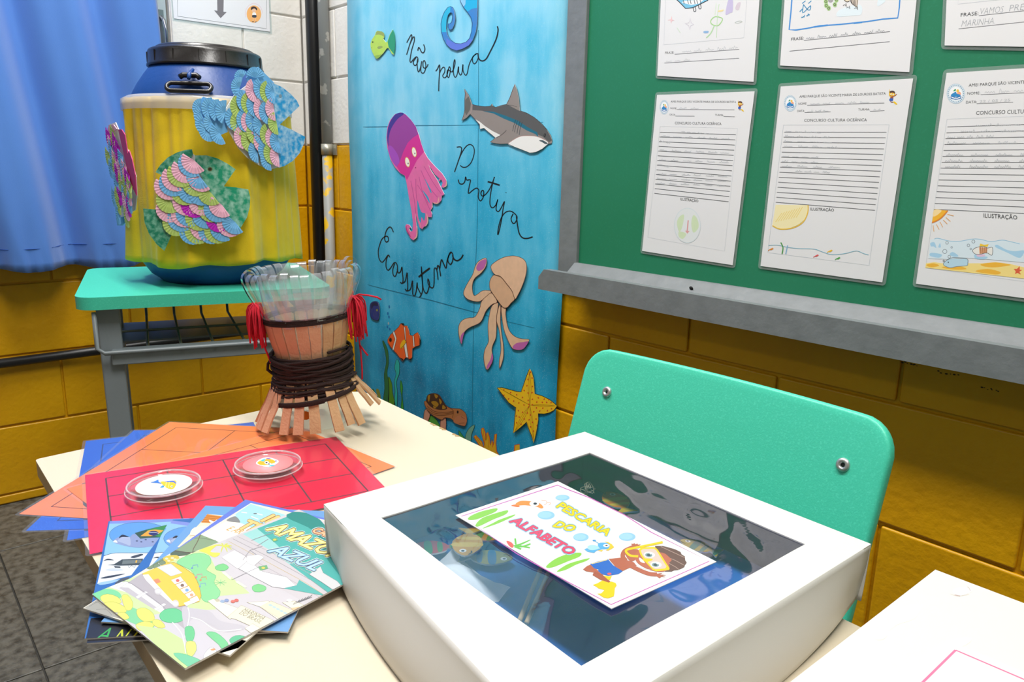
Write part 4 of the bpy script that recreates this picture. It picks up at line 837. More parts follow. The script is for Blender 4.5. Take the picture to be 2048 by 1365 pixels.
o = obj('skirt', b, M_SKIRT, dr); md = o.modifiers.new('solid', 'SOLIDIFY'); md.thickness = .0012; o['label'] = 'gathered yellow fabric skirt around the drum'
b = MB().lathe([(.1688, .349), (.1690, .360), (.1682, .371), (.1570, .3775)], 64, c=O); obj('tape_band', b, film_mat('clear_tape', '#F2EEE6', .46, .9, .2, '#E4E0DA'), dr)

# ------------------------------------------------------------------ paper fish glued on the skirt
M_EVA = mat('sponged_green', '#0C9A74', .55, coat=.15, vary=(85, '#A9DCC8', .9)); M_EVA2 = mat('dark_glitter_green', '#1F7F62', .35, vary=(120, '#8CC6AE', .8))
M_EVAB = mat('sponged_blue', '#1E9BDB', .55, vary=(95, '#B5DAF2', .95)); M_EVAP = mat('pink_card', '#C8306E', .55)
M_CARDW = mat('white_card', '#EDEDEA', .6)
FANC = {'p': '#F0B3CC', 'b': '#6DB2E6', 'g': '#AFC968', 'm': '#BE14BE'}
FANM = {k: mat('pleated_paper_'+n_, c, .7, vary=(90, d, .35)) for (k, c), n_, d in zip(FANC.items(), ('pink', 'blue', 'green', 'magenta'), ('#F7CADB', '#8CC6F0', '#C3D888', '#D030D0'))}
def basis(P):
    n = P.n; e1 = V((0, 0, 1)).cross(n).normalized(); return e1, n.cross(e1), n      # e1 to the right seen from the front
def fan(P, F, x, y, r, ang, span, kind, parent, off, tilt=.14):
    (cx, cy), = F([(x, y)]); c = P(cx, cy, off); e1, e2, n = basis(P); k = 22; b = MB()
    vs = [c+n*.0010]; R = random
    for i in range(k+1):
        A = math.radians(ang-span/2+span*i/k); d = e1*math.cos(A)+e2*math.sin(A); pl = (.00042 if i % 2 else -.00025)
        vs.append(c+d*r*.55+n*(.0016+pl*.7+r*.55*tilt)); 
        vs.append(c+d*(r*(1.0 if i % 2 else .975))+n*(.001+pl+r*tilt*.8))
    fs = []
    for i in range(k):
        a0 = 1+2*i; fs += [(0, a0, a0+2), (a0, a0+1, a0+3, a0+2)]
    b.add(vs, fs); return obj('scale', b, FANM[kind], parent)
def plate(P, F, pts, name, m, parent, off, th=.0016, sm=False):
    q = smooth(F(pts), True, 3) if sm else F(pts)
    b = MB(); b.prism([P(x, y, off) for x, y in q], P.n*th); return obj(name, b, m, parent)
def radial(th, r): n = V((math.cos(th), math.sin(th), 0)); return plane(O+n*r, n)
# green-headed fish
P = radial(math.radians(-27), .1870); F = frame(270, 290, 5.936)
fg = thing('paper_fish', 'paper fish with green head and pastel pleated scales on the front of the yellow skirt', 'paper fish', tuple(P(395, 420)), 'paper fish on the yellow skirt')
plate(P, F, [(330, 340), (420, 240), (560, 150), (700, 110), (900, 550), (1240, 1000), (1180, 1080), (1000, 1140), (700, 1140), (430, 1000), (300, 760), (290, 480)], 'backing', M_CARDW, fg, -.004)
o = plate(P, F, [(245, 325), (300, 240), (390, 150), (500, 90), (600, 60), (678, 52), (690, 110), (650, 180), (540, 250), (420, 340), (370, 380)], 'dorsal_fin', M_EVA2, fg, -.002)
plate(P, F, [(100, 755), (280, 770), (330, 860), (400, 980), (440, 1050), (400, 1150), (350, 1258), (260, 1180), (170, 1060), (115, 920)], 'tail_fin', M_EVA2, fg, -.002)
hdp = plate(P, F, [(712, 125), (850, 125), (980, 160), (1100, 225), (1195, 290), (1055, 492), (1200, 505), (1345, 530), (1368, 620), (1362, 740), (1330, 860), (1245, 1000), (1100, 830), (940, 620), (840, 480), (720, 220)], 'head', M_EVA, fg, -.001)
a = Art(lambda x, y, o_=0: P(x, y, .0008+o_), F); a.dot(890, 288, 30, 26, '#6B7B4A'); a.dot(890, 288, 20, 18, '#2E2A18'); obj('eye', a, INK, hdp)
G = [(393, 500, 'p'), (450, 460, 'b'), (480, 400, 'p'), (545, 350, 'g'), (597, 300, 'p'), (675, 230, 'b'), (712, 190, 'p'), (415, 660, 'g'), (590, 565, 'g'), (668, 545, 'b'), (720, 460, 'g'), (790, 405, 'p'), (770, 370, 'b'),
     (412, 770, 'p'), (610, 690, 'p'), (705, 715, 'm'), (797, 690, 'p'), (790, 570, 'b'), (905, 570, 'g'), (490, 935, 'g'), (545, 880, 'b'), (590, 830, 'p'), (645, 820, 'b'), (755, 870, 'g'), (840, 845, 'b'), (910, 770, 'g'), (975, 770, 'b'), (1035, 715, 'p'),
     (685, 1035, 'b'), (750, 1030, 'g'), (815, 985, 'p'), (910, 1030, 'b'), (980, 1025, 'g'), (1050, 1000, 'b'), (1000, 890, 'm'), (1130, 945, 'p'), (1190, 915, 'b')]
G.sort(key=lambda t: t[0]*.6-t[1]*1.0)
for i, (x, y, k) in enumerate(G): fan(P, F, x, y, .0245, 222+random.uniform(-8, 8), 168, k, fg, .0005+i*.00022)
# blue-headed fish
P = radial(math.radians(12), .1865); F = frame(370, 120, 5.688)
fb = thing('paper_fish', 'paper fish with speckled blue head and open mouth at the right of the drum', 'paper fish', tuple(P(500, 240)), 'paper fish on the yellow skirt')
plate(P, F, [(710, 280), (860, 235), (1010, 265), (1060, 740), (1070, 1220), (950, 1250), (820, 1190), (700, 1110), (600, 1000), (520, 860), (440, 720), (450, 570), (560, 390)], 'backing', M_CARDW, fb, -.004)
plate(P, F, [(690, 200), (830, 80), (1010, 260), (900, 260), (720, 290)], 'dorsal_fin', FANM['b'], fb, -.003)
plate(P, F, [(90, 560), (200, 420), (450, 480), (460, 600), (480, 820), (280, 905), (210, 900), (120, 740)], 'tail_backing', FANM['b'], fb, -.003)
hb = plate(P, F, [(1000, 265), (1100, 310), (1200, 390), (1265, 460), (1297, 525), (1075, 735), (1200, 790), (1362, 875), (1345, 960), (1300, 1060), (1220, 1150), (1130, 1205), (1065, 1225), (1040, 980), (1010, 740)], 'head', M_EVAB, fb, .001)
a = Art(lambda x, y, o_=0: P(x, y, .0028+o_), F); a.dot(1085, 410, 18, 20, '#7E97A8'); obj('eye', a, INK, hb)
for i, (x, y, r, an) in enumerate(((640, 215, .017, 130), (790, 205, .0205, 92), (620, 320, .0205, 155), (665, 345, .022, 262), (180, 560, .019, 170), (200, 640, .020, 200), (290, 560, .021, 165), (370, 580, .021, 165), (455, 600, .023, 165), (215, 730, .020, 190), (260, 800, .021, 215), (310, 720, .02, 205), (390, 830, .022, 215))):
    fan(P, F, x, y, r, an, 165, 'b', fb, .0005+i*.0003)
B2 = [(690, 470, 'b'), (620, 540, 'g'), (740, 500, 'g'), (790, 350, 'p'), (880, 330, 'b'), (950, 370, 'g'), (1010, 370, 'b'), (800, 520, 'b'), (880, 560, 'p'), (940, 600, 'b'), (1010, 560, 'p'), (560, 670, 'b'), (620, 720, 'g'), (690, 690, 'b'), (740, 710, 'p'), (790, 690, 'b'), (870, 740, 'b'), (1040, 720, 'g'), (660, 880, 'p'), (740, 920, 'g'), (800, 830, 'g'), (880, 845, 'b'), (950, 850, 'g'), (1010, 890, 'p'), (1060, 930, 'b'), (820, 1040, 'b'), (880, 930, 'p'), (930, 1030, 'b'), (990, 1060, 'g'), (1060, 1090, 'p'), (955, 1130, 'b')]
B2.sort(key=lambda t: t[0]-t[1]*.25)
for i, (x, y, k) in enumerate(B2): fan(P, F, x, y, .0228, 195+random.uniform(-8, 8), 166, k, fb, .0008+i*.00022)
# pink fish at the left, seen edge-on
P = radial(math.radians(-90), .1850); F = frame(200, 220, 5.25)
fp = thing('paper_fish', 'paper fish with magenta pink head seen edge-on at the left of the drum', 'paper fish', tuple(P(247, 350)), 'paper fish on the yellow skirt')
plate(P, F, [(90, 220), (100, 160), (170, 130), (200, 200), (290, 400), (350, 560), (385, 700), (395, 900), (380, 1050), (330, 1080), (280, 1020), (260, 1150), (180, 1130), (160, 960), (190, 820), (150, 680), (120, 420)], 'backing', M_CARDW, fp, -.004)
plate(P, F, [(200, 205), (235, 205), (270, 260), (300, 460), (312, 420), (345, 520), (378, 680), (392, 900), (340, 800), (300, 650), (270, 520), (220, 300)], 'head', M_EVAP, fp, .004)
plate(P, F, [(88, 200), (100, 160), (150, 155), (185, 200), (150, 230), (120, 330), (95, 270)], 'dorsal_fin', FANM['p'], fp, .001)
plate(P, F, [(175, 1130), (270, 1120), (275, 1180), (240, 1215), (190, 1215)], 'tail_fin', FANM['b'], fp, .001)
for i, (x, y, k) in enumerate(((120, 260, 'm'), (165, 250, 'g'), (140, 350, 'p'), (150, 400, 'b'), (190, 330, 'm'), (115, 470, 'g'), (165, 480, 'b'), (185, 500, 'p'), (220, 400, 'm'), (150, 600, 'b'), (190, 590, 'g'), (225, 470, 'm'), (250, 480, 'b'), (215, 640, 'm'), (245, 620, 'p'), (285, 590, 'p'), (280, 660, 'b'), (205, 740, 'b'), (255, 740, 'g'), (320, 690, 'm'), (300, 790, 'g'), (240, 880, 'm'), (180, 900, 'b'), (215, 900, 'g'), (290, 870, 'b'), (345, 800, 'g'), (345, 880, 'p'), (235, 980, 'g'), (350, 960, 'b'), (300, 960, 'p'), (340, 1000, 'm'), (320, 1040, 'p'), (225, 1080, 'b'), (315, 1110, 'g'))):
    fan(P, F, x, y, .024, 215+random.uniform(-12, 12), 165, k, fp, .001+i*.0002, .22)
# ------------------------------------------------------------------ beige table
TZ = .625
M_LAM = mat('beige_laminate', '#D5C8B0', .42, bump=(700, .05, 2), speck=(160, '#CBBDA4', .66, .78, .4))
M_EDGE = mat('table_edge_band', '#B89F7C', .5)
tbx = thing('classroom_table', 'long beige laminate table in the foreground under boxes, booklets and cards', 'table', (2.05, -.84, 0))
def cornered(poly, rs, n=6):
    out = []; m = len(poly)
    for i, (p, r) in enumerate(zip(poly, rs)):
        p = V((*p, 0)); a = (V((*poly[i-1], 0))-p).normalized(); c = (V((*poly[(i+1) % m], 0))-p).normalized()
        if r < .001: out.append((p.x, p.y)); continue
        for k in range(n+1):
            t = k/n; q = p + a*r*(1-t)**2 + c*r*t**2; out.append((q.x, q.y))
    return out
TP = [(1.464, -1.072), (2.72, -1.080), (2.72, -.6245), (1.424, -.6035)]
q = cornered(TP, (.006, .02, .02, .045))
b = MB().prism([V((x, y, TZ-.0018)) for x, y in q], V((0, 0, .0018))); obj('laminate_top', b, M_LAM, tbx, bevel=.0006)
b = MB().prism([V((x, y, TZ-.020)) for x, y in q], V((0, 0, .0182))); obj('board_edge', b, M_EDGE, tbx)
b = MB(); random.seed(5)
for (x, y) in ((1.645, -.6095), (1.700, -.6102), (1.668, -.6098)):
    pts = [V((x+random.uniform(-.006, .006), y-.001-.004*abs(math.sin(i*1.3)), TZ+.0002)) for i in range(5)]
    b.add([V((x-.008, y+.0025, TZ+.0003)), V((x-.005, y-.002, TZ+.0003)), V((x, y-.0005, TZ+.0003)), V((x+.004, y-.003, TZ+.0003)), V((x+.009, y+.0025, TZ+.0003))], [(0, 1, 2, 3, 4)])
obj('chipped_edge', b, mat('bare_chipboard', '#A98A5C', .9), tbx)
for x, y in ((1.88, -.92), (2.66, -1.03), (1.60, -.65), (2.66, -.65)):
    b = MB().tube([(x, y, TZ-.02), (x, y, .01)], .014, 12); lg = obj('leg', b, M_STEEL, tbx); b = MB().tube([(x, y, .014), (x, y, 0)], .017, 12); obj('foot_cap', b, M_BLACK, lg)
obj('apron_rail', MB().box((1.61, -.66, TZ-.05), (2.646, -.64, TZ-.0205)), M_STEEL, tbx); obj('apron_rail', MB().box((1.893, -1.0, TZ-.05), (2.646, -.98, TZ-.0205)), M_STEEL, tbx)

# ------------------------------------------------------------------ laminated game cards
CARDM = {'blue': mat('blue_card', '#0A50BA', .4, coat=.25, speck=(700, '#2A74DA', .5, .7, .6)), 'orange': mat('orange_card', '#E8712E', .4, coat=.25, vary=(6, '#F28C50', .5)), 'magenta': mat('crimson_card', '#CE0038', .25, coat=.35, vary=(4, '#D80646', .5))}
M_CFILM = film_mat('card_film', '#FFFFFF', .025, .8, .03)
def rect_from(p0, p1, z, L, Wd, side):
    """rectangle on the table: corner p0, first edge (length L) towards p1, second edge (Wd) to the given side"""
    T = topP(z); A = T(*p0); B = T(*p1); e = (B-A); e.z = 0; e.normalize(); f = V((-e.y, e.x, 0))*side
    return A, e, f, L, Wd
def card(label, rc, z, kind, nx=4, ny=3, lw=.0007, droop=None):
    A, e, f, L, Wd = rc; up = V((0, 0, 1)); A = V((A.x, A.y, z))
    def pt(u, v, o=0): return A+e*u+f*v+up*(o+(droop(A+e*u+f*v) if droop else 0))
    t = thing('game_card', label, 'game card', tuple(pt(L/2, Wd/2)), 'laminated game cards on the table'); r = .004; m = .0035
    def grid(u0, v0, u1, v1, o, k=10, rr=0):
        b = MB(); vs = [pt(u0+(u1-u0)*i/k, v0+(v1-v0)*j/k, o) for j in range(k+1) for i in range(k+1)]
        fs = [(j*(k+1)+i, j*(k+1)+i+1, (j+1)*(k+1)+i+1, (j+1)*(k+1)+i) for j in range(k) for i in range(k)]
        if (e.cross(f)).z < 0: fs = [tuple(reversed(q)) for q in fs]
        return b.add(vs, fs, smooth=True)
    o = obj('printed_card', grid(m, m, L-m, Wd-m, .0001), CARDM[kind], t)
    b = MB(); c = []
    for (cu, cv, a0) in ((L-r, r, -90), (L-r, Wd-r, 0), (r, Wd-r, 90), (r, r, 180)):
        for k in range(5): an = math.radians(a0+22.5*k); c.append((cu+r*math.cos(an), cv+r*math.sin(an)))
    b.prism([pt(u, v, -.0001) for u, v in c], V((0, 0, .00035))); obj('laminate_film', b, M_CFILM, t)
    i = .024; b = MB(); ln = []
    def seg(u0, v0, u1, v1, w=lw):
        d = V((u1-u0, v1-v0, 0)).normalized(); px, py = -d.y*w, d.x*w
        b.add([pt(u0+px, v0+py, .00017), pt(u0-px, v0-py, .00017), pt(u1-px, v1-py, .00017), pt(u1+px, v1+py, .00017)], [(0, 1, 2, 3)], lin('#3A1A24' if kind == 'magenta' else '#0A2A66' if kind == 'blue' else '#6A3414'))
    for k in range(nx+1): u = i+(L-2*i)*k/nx; seg(u, i, u, Wd-i)
    for k in range(ny+1): v = i+(Wd-2*i)*k/ny; seg(i, v, L-i, v)
    obj('grid_lines', b, INK, t); return t
card('blue laminated card lying lowest, square to the table at its left end', rect_from((166, 882), (124, 1090), .6253, .303, .216, 1), .6253, 'blue', 3, 4)
card('blue laminated card turned aslant, just beneath the orange cards', rect_from((264, 860), (34, 1072), .6257, .303, .216, 1), .6257, 'blue', 4, 3)
card('orange laminated card whose tip overhangs the left table end', rect_from((337, 843), (16, 1038), .6262, .303, .216, 1), .6262, 'orange', 3, 2)
card('orange laminated card directly beneath the crimson card, its corner out to the right', rect_from((124, 978), (591, 853), .6267, .303, .216, -1), .6267, 'orange', 4, 3)
card('crimson laminated card on top of the card pile under the two clear lids', rect_from((163, 950), (674, 872), .6274, .303, .216, -1), .6274, 'magenta', 4, 3, .0008)

# ------------------------------------------------------------------ two clear round lids with fish stickers
M_CLEAR = film_mat('clear_plastic', '#FFF8F9', .08, 1.0, .04, '#FFE6EA')
M_RIM = film_mat('clear_rim', '#FFFFFF', .42, 1.0, .1, '#F4E4E8')
def round_lid(label, px, py, z0, disc, discmat, art):
    c = topP(z0+.012)(px, py); c = V((c.x, c.y, z0))
    t = thing('round_lid', label, 'lid', tuple(c), 'clear round lids on the crimson card')
    pr = [(.0, .0003), (.0335, .0003), (.0352, .002), (.0362, .0065), (.0388, .0068), (.0390, .0085), (.0372, .0090), (.0370, .0128), (.0360, .0136), (.0338, .0136), (.0330, .0120), (.0328, .0105), (.0, .0102)]
    b = MB().lathe(pr, 56, c=c); obj('shell', b, M_CLEAR, t)
    b = MB().tube([c+V((.0368*math.cos(q), .0368*math.sin(q), .0128)) for q in [2*PI*i/40 for i in range(40)]], .0011, 6, closed=True); obj('rim_ring', b, M_RIM, t)
    b = MB().tube([c+V((.0389*math.cos(q), .0389*math.sin(q), .0076)) for q in [2*PI*i/40 for i in range(40)]], .0008, 6, closed=True); obj('rim_ring', b, M_RIM, t)
    for k in range(8):
        A = 2*PI*k/8+.3; M = Matrix.Translation(c) @ Matrix.Rotation(A, 4, 'Z'); obj('rim_tab', MB().box((.0345, -.004, .0134), (.0372, .004, .0142), M=M), M_CLEAR, t)
    b = MB().lathe([(0, .0107), (disc, .0107), (disc, .0111), (0, .0111)], 44, c=c); obj('paper_disc', b, discmat, t)
    a = Art(topP(z0+.0113)); art(a); obj('fish_sticker', a, INK, t)
def art1(a):
    F = frame(0, 840, 4.267); a.F = F
    a.fill([(1370, 530), (1430, 525), (1500, 520), (1500, 560), (1475, 590), (1430, 585), (1395, 560)], '#F1B61E'); a.fill([(1400, 530), (1450, 522), (1490, 525), (1503, 550), (1480, 535), (1440, 533)], '#2F62C8'); a.fill([(1285, 535), (1320, 525), (1350, 512), (1355, 530), (1380, 545), (1335, 540)], '#2E6FC6'); a.fill([(1365, 580), (1390, 560), (1400, 575)], '#2F8AD8')
    for x in (1420, 1445): a.line([(x, 530), (x-8, 580)], .9, '#E8E0A0')
    a.dot(1466, 570, 9, 8, '#FFFFFF'); a.dot(1468, 571, 5, 5, '#1A1A1A')
def art2(a):
    F = frame(380, 820, 4.876); a.F = F
    a.fill([(645, 515), (690, 480), (760, 465), (850, 490), (860, 515), (800, 550), (760, 562), (700, 548), (655, 535)], '#FBFBF8'); a.fill([(655, 518), (700, 490), (770, 478), (830, 500), (820, 520), (740, 540), (690, 540)], '#F0A81E'); a.fill([(690, 495), (735, 478), (720, 505)], '#3FB4D8'); a.fill([(730, 472), (790, 475), (770, 482)], '#6A4FC0'); a.fill([(765, 555), (790, 540), (830, 545)], '#3FB4C8')
    a.dot(748, 516, 22, 14, '#FFFFFF'); a.dot(746, 516, 10, 7, '#16161A'); a.dot(775, 528, 16, 10, '#FFFFFF'); a.dot(770, 530, 8, 6, '#16161A'); a.dot(838, 500, 10, 6, '#5A46B8')
round_lid('clear round lid with a white disc and a yellow and blue fish sticker', 328, 968, .6282, .0285, mat('white_disc', '#F2F0EC', .5), art1)
round_lid('clear round lid with a pink disc and an orange fish sticker', 536, 926, .6282, .0285, mat('pink_disc', '#F08E92', .5), art2)

# ------------------------------------------------------------------ booklets
M_COVER = mat('glossy_cover', 'ink', .32, coat=.3); M_PAGES = mat('page_edges', '#C9C4BE', .8)
def clip(a, q):
    """trim a print to its page: cut every face at the four page edges"""
    m = len(q); c = sum(q, V((0, 0, 0)))/m; ed = []
    for i in range(m):
        p, e = q[i], q[(i+1) % m]-q[i]; n = V((-e.y, e.x, 0)).normalized()
        if n.dot(c-p) < 0: n = -n
        ed.append((p, n))
    out = Art(a.P)
    for f, col in zip(a.f, a.c):
        poly = [a.v[i] for i in f]
        for p, n in ed:
            if not poly: break
            new = []; d = [n.dot(v-p) for v in poly]
            for i in range(len(poly)):
                j = (i+1) % len(poly)
                if d[i] >= 0: new.append(poly[i])
                if (d[i] >= 0) != (d[j] >= 0): new.append(poly[i]+(poly[j]-poly[i])*(d[i]/(d[i]-d[j])))
            poly = new
        if len(poly) > 2: out.add(poly, [tuple(range(len(poly)))], col)
    a.v, a.f, a.c, a.m, a.smooth = out.v, out.f, out.c, out.m, out.smooth
def booklet(label, A_, B_, C_, z, th, base, draw=None, L=.210, Wd=.148, edge='#B8B2AE'):
    """A_->B_ long edge, A_->C_ short edge (picture positions of the visible corners, laid on the pile at height z)"""
    T = topP(z+th); A, B, C = T(*A_), T(*B_), T(*C_); e = (B-A).normalized()*L; f = (C-A).normalized()*Wd
    q = [A, A+e, A+e+f, A+f]; dn = V((0, 0, -th))
    t = thing('booklet', label, 'booklet', tuple((A+e*.5+f*.5)+dn), 'booklets fanned out on the table')
    b = MB().prism([p+dn*.85 for p in q], V((0, 0, th*.7))); obj('pages', b, M_PAGES, t)
    b = MB().prism([p+dn*.15 for p in q], V((0, 0, th*.15)), lin(base), lin(edge)); obj('front_cover', b, M_COVER, t)
    b = MB().prism([p+dn for p in q], V((0, 0, th*.15)), lin(base), lin(edge)); obj('back_cover', b, M_COVER, t)
    if draw:
        a = Art(T); a.add([p+V((0, 0, .00002)) for p in q], [(0, 1, 2, 3)], lin(base)); draw(a); clip(a, q); obj('cover_print', a, INKG, t)
    return t
def antarctic(a, dx=0, dy=0, rot=0.0, s=1.0):
    cx, cy = 600, 420
    def F(pts):
        o = []
        for x, y in pts:
            u, v = (x-cx)*s, (y-cy)*s; o.append((170+(cx+u*math.cos(rot)-v*math.sin(rot)+dx)/5.686, 1000+(cy+u*math.sin(rot)+v*math.cos(rot)+dy)/5.686))
        return o
    a.F = F
    a.fill([(280, 262), (1180, 215), (1110, 600), (215, 630)], '#8FC2EE', sm=False); a.fill([(285, 240), (1190, 200), (1185, 240), (700, 265), (280, 275)], '#7E8FDC', sm=False)
    a.dot(620, 400, 345, 145, '#3E4E70', 36); a.dot(620, 400, 341, 142, '#5F9CE0', 36)
    a.fill([(320, 480), (400, 420), (500, 430), (560, 390), (700, 430), (850, 440), (900, 470), (780, 530), (600, 542), (450, 525)], '#8E9CC8'); a.fill([(370, 470), (400, 440), (430, 400), (470, 420), (510, 430), (515, 520), (450, 500)], '#A9B4D4'); a.fill([(385, 435), (410, 405), (440, 400), (500, 425), (430, 425)], '#22283A'); a.fill([(320, 480), (350, 460), (370, 490)], '#E8ECF2')
    for x, y in ((590, 470), (640, 480), (690, 455), (770, 480)): a.dot(x, y, 14, 8, '#4A5478', 7)
    a.fill([(565, 380), (700, 340), (935, 285), (850, 430), (720, 435), (630, 445)], '#2E5038', sm=False); a.fill([(700, 345), (935, 285), (850, 430), (770, 400)], '#2F8A4A', sm=False); a.fill([(630, 415), (720, 350), (800, 340), (895, 350), (820, 400), (740, 415)], '#E8A42C', sm=False); a.dot(780, 382, 58, 27, '#1B2468'); a.line([(725, 378), (790, 372), (838, 385)], .8, '#E8ECF2')
    a.fill([(215, 640), (350, 605), (700, 605), (1110, 570), (1060, 900), (140, 960)], '#E4E9F0', sm=False); a.line([(215, 640), (350, 608), (700, 606), (1000, 575)], .8, '#2A3040')
    a.fill([(205, 700), (260, 672), (330, 690), (250, 690)], '#2A2F38'); a.fill([(520, 650), (630, 618), (660, 630), (560, 665)], '#3A404A'); a.fill([(700, 640), (770, 620), (840, 640), (760, 660)], '#2A2F38')
    a.fill([(250, 745), (330, 735), (420, 680), (660, 670), (650, 745), (400, 752)], '#3C4442', sm=False); a.fill([(430, 690), (640, 685), (645, 720), (420, 735)], '#6E7876', sm=False); a.fill([(578, 690), (595, 690), (588, 718), (572, 718)], '#F0B428', sm=False); a.fill([(328, 755), (400, 760), (405, 778), (340, 775)], '#2E3434', sm=False)
    a.line([(490, 752), (500, 775), (530, 750), (560, 772), (575, 750)], .9, '#3A4040', sm=False)
    a.fill([(180, 890), (300, 862), (460, 842), (330, 880), (220, 898)], '#2C3440'); a.fill([(230, 800), (330, 780), (440, 800), (330, 815)], '#C9D2DE')
    a.fill([(140, 960), (300, 920), (560, 850), (1060, 800), (1040, 1040), (130, 1060)], '#2E6CB8', sm=False); a.fill([(150, 950), (260, 925), (420, 905), (300, 950), (180, 970)], '#9CC4E8'); a.fill([(340, 970), (400, 905), (480, 885), (560, 880), (520, 960)], '#4A5058')
booklet('dark antarctic booklet lying lowest in the fan, only its loose page edges showing', (220, 1049), (169, 1311), (345, 1044), .6275, .0013, '#10131F', None)
def dr_a(a):
    antarctic(a)
    F = frame(160, 1120, 5.572); a.F = F
    a.fill([(120, 655), (40, 985), (900, 970), (960, 600)], '#10131F', sm=False)
    for body, p0, p1, c in (('A', (160, 895), (300, 905), '#36A84A'), ('N', (355, 922), (500, 912), '#C9D42A'), ('TÁRTICA', (520, 912), (1400, 880), '#F2DC1E')): a.text(body, p0, p1, (90, -150), c, .01, .2)
booklet('antarctic booklet with flag photo and dark title band, at the left of the fan', (217, 1043), (165, 1298), (333, 1039), .6288, .0013, '#2E6CB8', dr_a)
booklet('antarctic booklet with flag photo tucked half under the blue bordered one', (346, 1040), (256, 1160), (440, 1036), .6302, .0012, '#2E6CB8', lambda a: antarctic(a, 610, 40, math.radians(10)), L=.140)
def dr_blue(a):
    F = frame(170, 1000, 5.686); a.F = F
    a.fill([(1405, 165), (1700, 190), (1950, 230), (1500, 560), (1050, 540)], '#F0E2C8', sm=False); a.fill([(1390, 165), (1592, 195), (1950, 240), (1800, 330), (1550, 270), (1320, 262)], '#D88A34', sm=False)
    for k in range(4): a.line([(1375-k*18, 185+k*20), (1480, 195+k*22), (1600-k*8, 215+k*16)], 1.3, '#B86A1E')
    a.fill([(1408, 232), (1440, 238), (1470, 248), (1500, 225), (1480, 262), (1430, 262)], '#FBFBF6'); a.fill([(1240, 320), (1400, 300), (1330, 400), (1200, 400)], '#F6EEDA')
    a.line([(1190, 415), (1230, 405), (1260, 420), (1215, 435)], .9, '#B89A6A')
booklet('light blue bordered booklet with an orange picture in the middle of the fan', (411, 1012), (186, 1262), (800, 1030), .6315, .0013, '#6FA3DC', dr_blue)
booklet('antarctic booklet almost hidden beneath the camping booklet, one violet corner showing', (196, 1212), (474, 1012), (430, 1290), .6329, .0012, '#5C72C8', None, edge='#1A1C24', Wd=.12)
def dr_tent(a):
    F = frame(150, 980, 3.5456); a.F = F
    a.fill([(1245, 100), (1560, 200), (1400, 330), (1090, 205)], '#A9DCE8', sm=False); a.fill([(1090, 205), (1140, 190), (1170, 235), (1080, 222)], '#8A8A8C')
    for q in ([(1180, 160), (1220, 165)], [(1100, 195), (1140, 180)], [(1290, 170), (1330, 180)], [(1250, 190), (1300, 210)]): a.line(q, 1.8, '#F4F8FA')
    a.dot(1278, 170, 14, 4, '#6A6A70')
    a.fill([(1070, 225), (1170, 235), (1400, 330), (1250, 450), (1000, 362), (890, 330)], '#F4F0E2', sm=False)
    a.fill([(890, 318), (1000, 362), (1040, 385), (900, 420), (760, 470), (700, 430), (820, 350)], '#8CA584', sm=False); a.fill([(700, 430), (830, 455), (760, 470), (680, 470)], '#5A6A54')
    a.line([(890, 318), (868, 370), (840, 420), (835, 450)], 1.6, '#6A5A4A'); a.line([(700, 432), (780, 445), (860, 440), (1000, 400)], 1.5, '#5E5042'); a.line([(820, 345), (900, 345), (1000, 362)], 1.0, '#6A7A60')
    a.fill([(620, 480), (720, 465), (740, 500), (690, 520), (620, 530)], '#D9C24A')
    for x, y in ((650, 490), (690, 485), (665, 505), (710, 495)): a.dot(x, y, 12, 7, '#F4EBC0', 8)
    for x, y, r_ in ((560, 520, 30), (600, 500, 26), (530, 545, 26), (620, 520, 22), (580, 545, 26)): a.dot(x, y, r_, r_*.75, '#7E9272', 12); a.line([(x+r_*math.cos(t), y+r_*.75*math.sin(t)) for t in [i*PI/5 for i in range(10)]], .7, '#4A5A42', closed=True)
    a.fill([(65, 840), (250, 720), (330, 830), (420, 960), (250, 905)], '#A9A79C', sm=False)
    for q in ([(100, 830), (160, 800), (200, 830)], [(150, 850), (220, 850), (260, 890)], [(200, 770), (230, 810), (210, 850)], [(130, 800), (180, 790)]): a.line(q, .8, '#7E7C72')
    a.fill([(250, 900), (340, 920), (420, 1000), (1170, 1205), (1290, 1085), (900, 1200), (700, 1100)], '#F0EAD8', sm=False)
    for body, p0, p1, up in (('ILHA', (1315, 222), (1600, 300), (85, -50)), ('TRINDADE', (1148, 272), (1700, 470), (95, -62))):
        fat_text(a, body, p0, p1, up, ((8, '#9A6A34'), (4.5, '#F4CF86')), .1)
    a.text('E ARQUIPÉLAGO', (1070, 285), (1420, 400), (50, -28), '#E0A84A', .03, .1)
booklet('cream camping booklet with green tent, lying directly under the top booklet', (166, 1217), (501, 1007), (477, 1318), .6342, .0013, '#EFE8D6', dr_tent)
